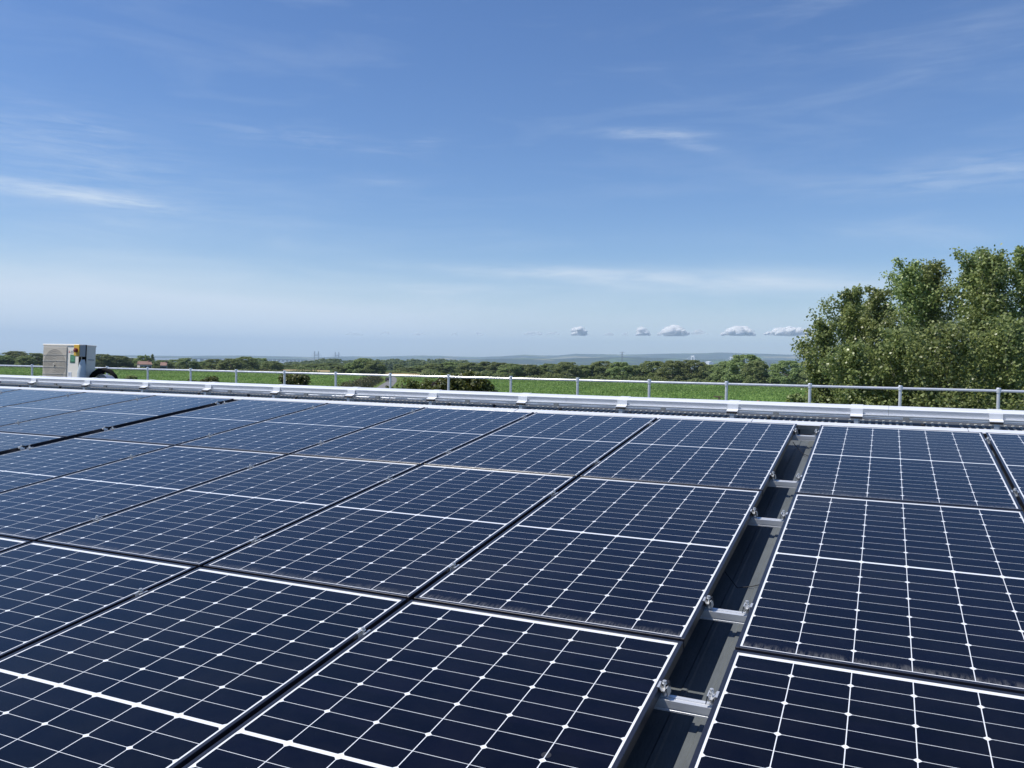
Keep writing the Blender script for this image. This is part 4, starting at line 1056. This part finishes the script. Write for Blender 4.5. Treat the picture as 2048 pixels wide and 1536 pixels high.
def pylon(x, ytop, r, label, half):
    X, Y = at(x, r); z0 = ground(X, Y); H = zat(x, ytop, r) - z0; t = thing('electricity_pylon', label, 'pylon', (X, Y, z0), (0, 0, .4), 'electricity pylons')
    s = H / 100; b = MB(); th = .55 * half
    def lw(z): return (9 * (1 - z / 100) ** 1.3 + 1.6) * s * .9
    zs = [0, 18, 34, 48, 60, 70, 80, 90, 100]
    for sx in (-1, 1):
        for sy in (-1, 1): b.tube([(sx * lw(z), sy * lw(z), z * s) for z in zs], th, 4)
    for z0_, z1_ in zip(zs[:-1], zs[1:]):
        for sy in (-1, 1):
            b.tube([(-lw(z0_), sy * lw(z0_), z0_ * s), (lw(z1_), sy * lw(z1_), z1_ * s)], th * .6, 3); b.tube([(lw(z0_), sy * lw(z0_), z0_ * s), (-lw(z1_), sy * lw(z1_), z1_ * s)], th * .6, 3)
    b.build('lattice', M['galv_dark'], t)
    a_ = MB()
    for z, l in ((97, 13), (86, 8)): a_.box((-l * s, -th * 1.5, z * s), (l * s, th * 1.5, z * s + 1.6 * s))
    a_.build('cross_arm', M['galv_dark'], t)
pylon(1244, 703.5, 5200, 'tall grey electricity pylon against the blue hills, above the hedgerow', 1.6)
pylon(1540, 726, 3900, 'small faint pylon in the gap between the hedgerow oaks', 1.0)
for x, y, r, wp_, lb in ((1418, 725, 6400, 9, 'pale low warehouse roof far away above the hedgerow trees'),):
    X, Y = at(x, r); z0 = zat(x, y + 1.5, r); L_ = wpx(wp_, x, r); t = thing('warehouse', lb, 'warehouse', (X, Y, z0), (0, 0, -.3))
    b = MB(); b.box((-L_ / 2, -30, -30), (L_ / 2, 30, 8)); b.build('wall', M['white_steel'], t)
    b = MB(); b.prof([(-31, 8.02), (31, 8.02), (0, 13)], -L_ / 2 - 1, L_ / 2 + 1); b.build('roof', M['white_steel'], t)

# ------------------------------------------------------------------ fair-weather clouds low over the hills
def cloud_material(name, cover):
    mt, nt, b = material(name); N, Lk = nt.nodes.new, nt.links.new
    b.inputs['Base Color'].default_value = (0.95, 0.94, 0.92, 1); b.inputs['Roughness'].default_value = 1; b.inputs['Specular IOR Level'].default_value = 0
    tr = N('ShaderNodeBsdfTranslucent'); tr.inputs[0].default_value = (0.95, 0.94, 0.93, 1)
    ms = N('ShaderNodeMixShader'); ms.inputs[0].default_value = .35; Lk(b.outputs[0], ms.inputs[1]); Lk(tr.outputs[0], ms.inputs[2])
    g = N('ShaderNodeNewGeometry'); va = N('ShaderNodeVectorMath'); va.operation = 'ADD'; Lk(g.outputs['Normal'], va.inputs[0]); va.inputs[1].default_value = (-.75, -.6, 1.3)
    vn = N('ShaderNodeVectorMath'); vn.operation = 'NORMALIZE'; Lk(va.outputs[0], vn.inputs[0]); Lk(vn.outputs[0], b.inputs['Normal'])
    if cover < 1:
        tp = N('ShaderNodeBsdfTransparent'); m2 = N('ShaderNodeMixShader'); m2.inputs[0].default_value = cover; Lk(tp.outputs[0], m2.inputs[1]); Lk(ms.outputs[0], m2.inputs[2]); ms = m2
    Lk(ms.outputs[0], nt.nodes['Material Output'].inputs[0]); return mt
M['cloud'] = cloud_material('cloud_white', 1.0)
M['mist'] = cloud_material('cloud_mist', 0.30)
M['thin_mist'] = cloud_material('thin_cloud_mist', 0.15)
def cloud(x, yb, wp_, hp_, seed, label, thin=1.0):
    import bmesh
    rg = np.random.default_rng(seed); r = 30000; X, Y = at(x, r); z0 = zat(x, yb, r); W_ = wpx(wp_, x, r); H_ = wpx(hp_, x, r)
    bm = bmesh.new(); az = -math.atan2(*ray(x, hor(x))[:2])
    nb = max(6, int(wp_ / (1.8 if thin > .3 else 4.0)))
    for k in range(nb):
        q = (k + .5) / nb * 2 - 1 + rg.normal() * .08; env = max(.4, max(0.0, 1 - q * q) ** .7)
        rr = H_ * rg.uniform(.20, .42) * env
        cz = rr * .55 + rg.random() * max(0, H_ * env - rr * 1.7)
        mtx = Matrix.Translation((q * W_ / 2, rg.normal() * H_ * .4, cz)) @ Matrix.Diagonal((rr * 1.25, rr, rr * .8, 1))
        core = rg.random() < thin
        for kk in range(2 if core else 1):
            off = Matrix.Translation((rg.normal() * rr * .22, 0, rg.normal() * rr * .12)); gro = 1.0 if (core and kk == 0) else rg.uniform(1.05, 1.4)
            v0 = len(bm.faces); bmesh.ops.create_icosphere(bm, subdivisions=2, radius=gro, matrix=off @ mtx)
            bm.faces.ensure_lookup_table()
            for f_ in bm.faces[v0:]: f_.material_index = 0 if (core and kk == 0) else 1
    for v in bm.verts:
        p = v.co; s = H_ * .09
        n = math.sin(p.x / s + 1.7 * seed) * math.sin(p.y / s + .3) * math.sin(p.z / s + 1.1) + .6 * math.sin(p.x / s * 2.3 + .9) * math.sin(p.z / s * 2.1)
        v.co += Vector((0, 0, 1)) * n * H_ * .05 + Vector((1, 0, 0)) * n * H_ * .05
        if v.co.z < 0: v.co.z *= .3
    me = bpy.data.meshes.new('cumulus_cloud'); bm.to_mesh(me); bm.free(); me.materials.append(M['cloud']); me.materials.append(M['mist' if thin > .3 else 'thin_mist'])
    me.polygons.foreach_set('use_smooth', [True] * len(me.polygons))
    o = link('cumulus_cloud', me, None, (X, Y, z0)); o.rotation_euler = (0, 0, az)
    tag(o, label, 'cloud', 'small clouds over the hills')
CL = [(1579, 671, 90, 22, 'small white cloud touching the left edge of the tall trees'), (1475, 671, 62, 24, 'puffy white cloud alone above the big broad oak'),
      (1346, 672, 54, 24, 'longest puffy cloud in the row, with a domed left end'), (1396, 669, 34, 13, 'thin cloud wisp joined to the right of the longest one'),
      (1284, 671, 24, 18, 'small cloud just left of the longest puffy cloud'), (1157, 671, 26, 21, 'round bright small cloud in the middle of the row'),
      (1215, 672, 18, 12, 'faint tiny cloud right of the round bright one'), (1065, 671, 40, 13, 'faint flat cloud left of the round bright one'),
      (1106, 670, 28, 9, 'very faint cloud between the flat one and the round one'), (1250, 671, 14, 9, 'tiniest faint cloud left of the pylon top'),
      (957, 671, 18, 9, 'small faint cloud above the shady row of trees'), (708, 671, 34, 9, 'faint streaky cloud right of the bridge pylons'),
      (772, 670, 22, 8, 'faint cloud above the road bend'), (838, 671, 34, 7, 'faint thin cloud above the wide green shrub'), (908, 671, 12, 7, 'tiny faint cloud left of the small one above the trees')]
for i, (x, yb, a_, b_, lb) in enumerate(CL): cloud(x, yb, a_, b_, 50 + i, lb, 0.0 if any(q in lb for q in ('faint', 'thin')) else .85)

# ------------------------------------------------------------------ the air
hz = MB(); hz.box((CAM[0] - 20600, CAM[1] - 20600, -62), (CAM[0] + 20600, CAM[1] + 20600, 520))
mh = bpy.data.materials.new('hazy_air'); mh.use_nodes = True; nt = mh.node_tree; nt.nodes.clear()
pv = nt.nodes.new('ShaderNodeVolumePrincipled'); pv.inputs['Color'].default_value = (0.63, 0.81, 1.0, 1); pv.inputs['Density'].default_value = 7e-5
pv.inputs['Anisotropy'].default_value = 0.0
ou = nt.nodes.new('ShaderNodeOutputMaterial'); nt.links.new(pv.outputs[0], ou.inputs['Volume'])
tag(hz.build('haze', mh), kind='stuff')
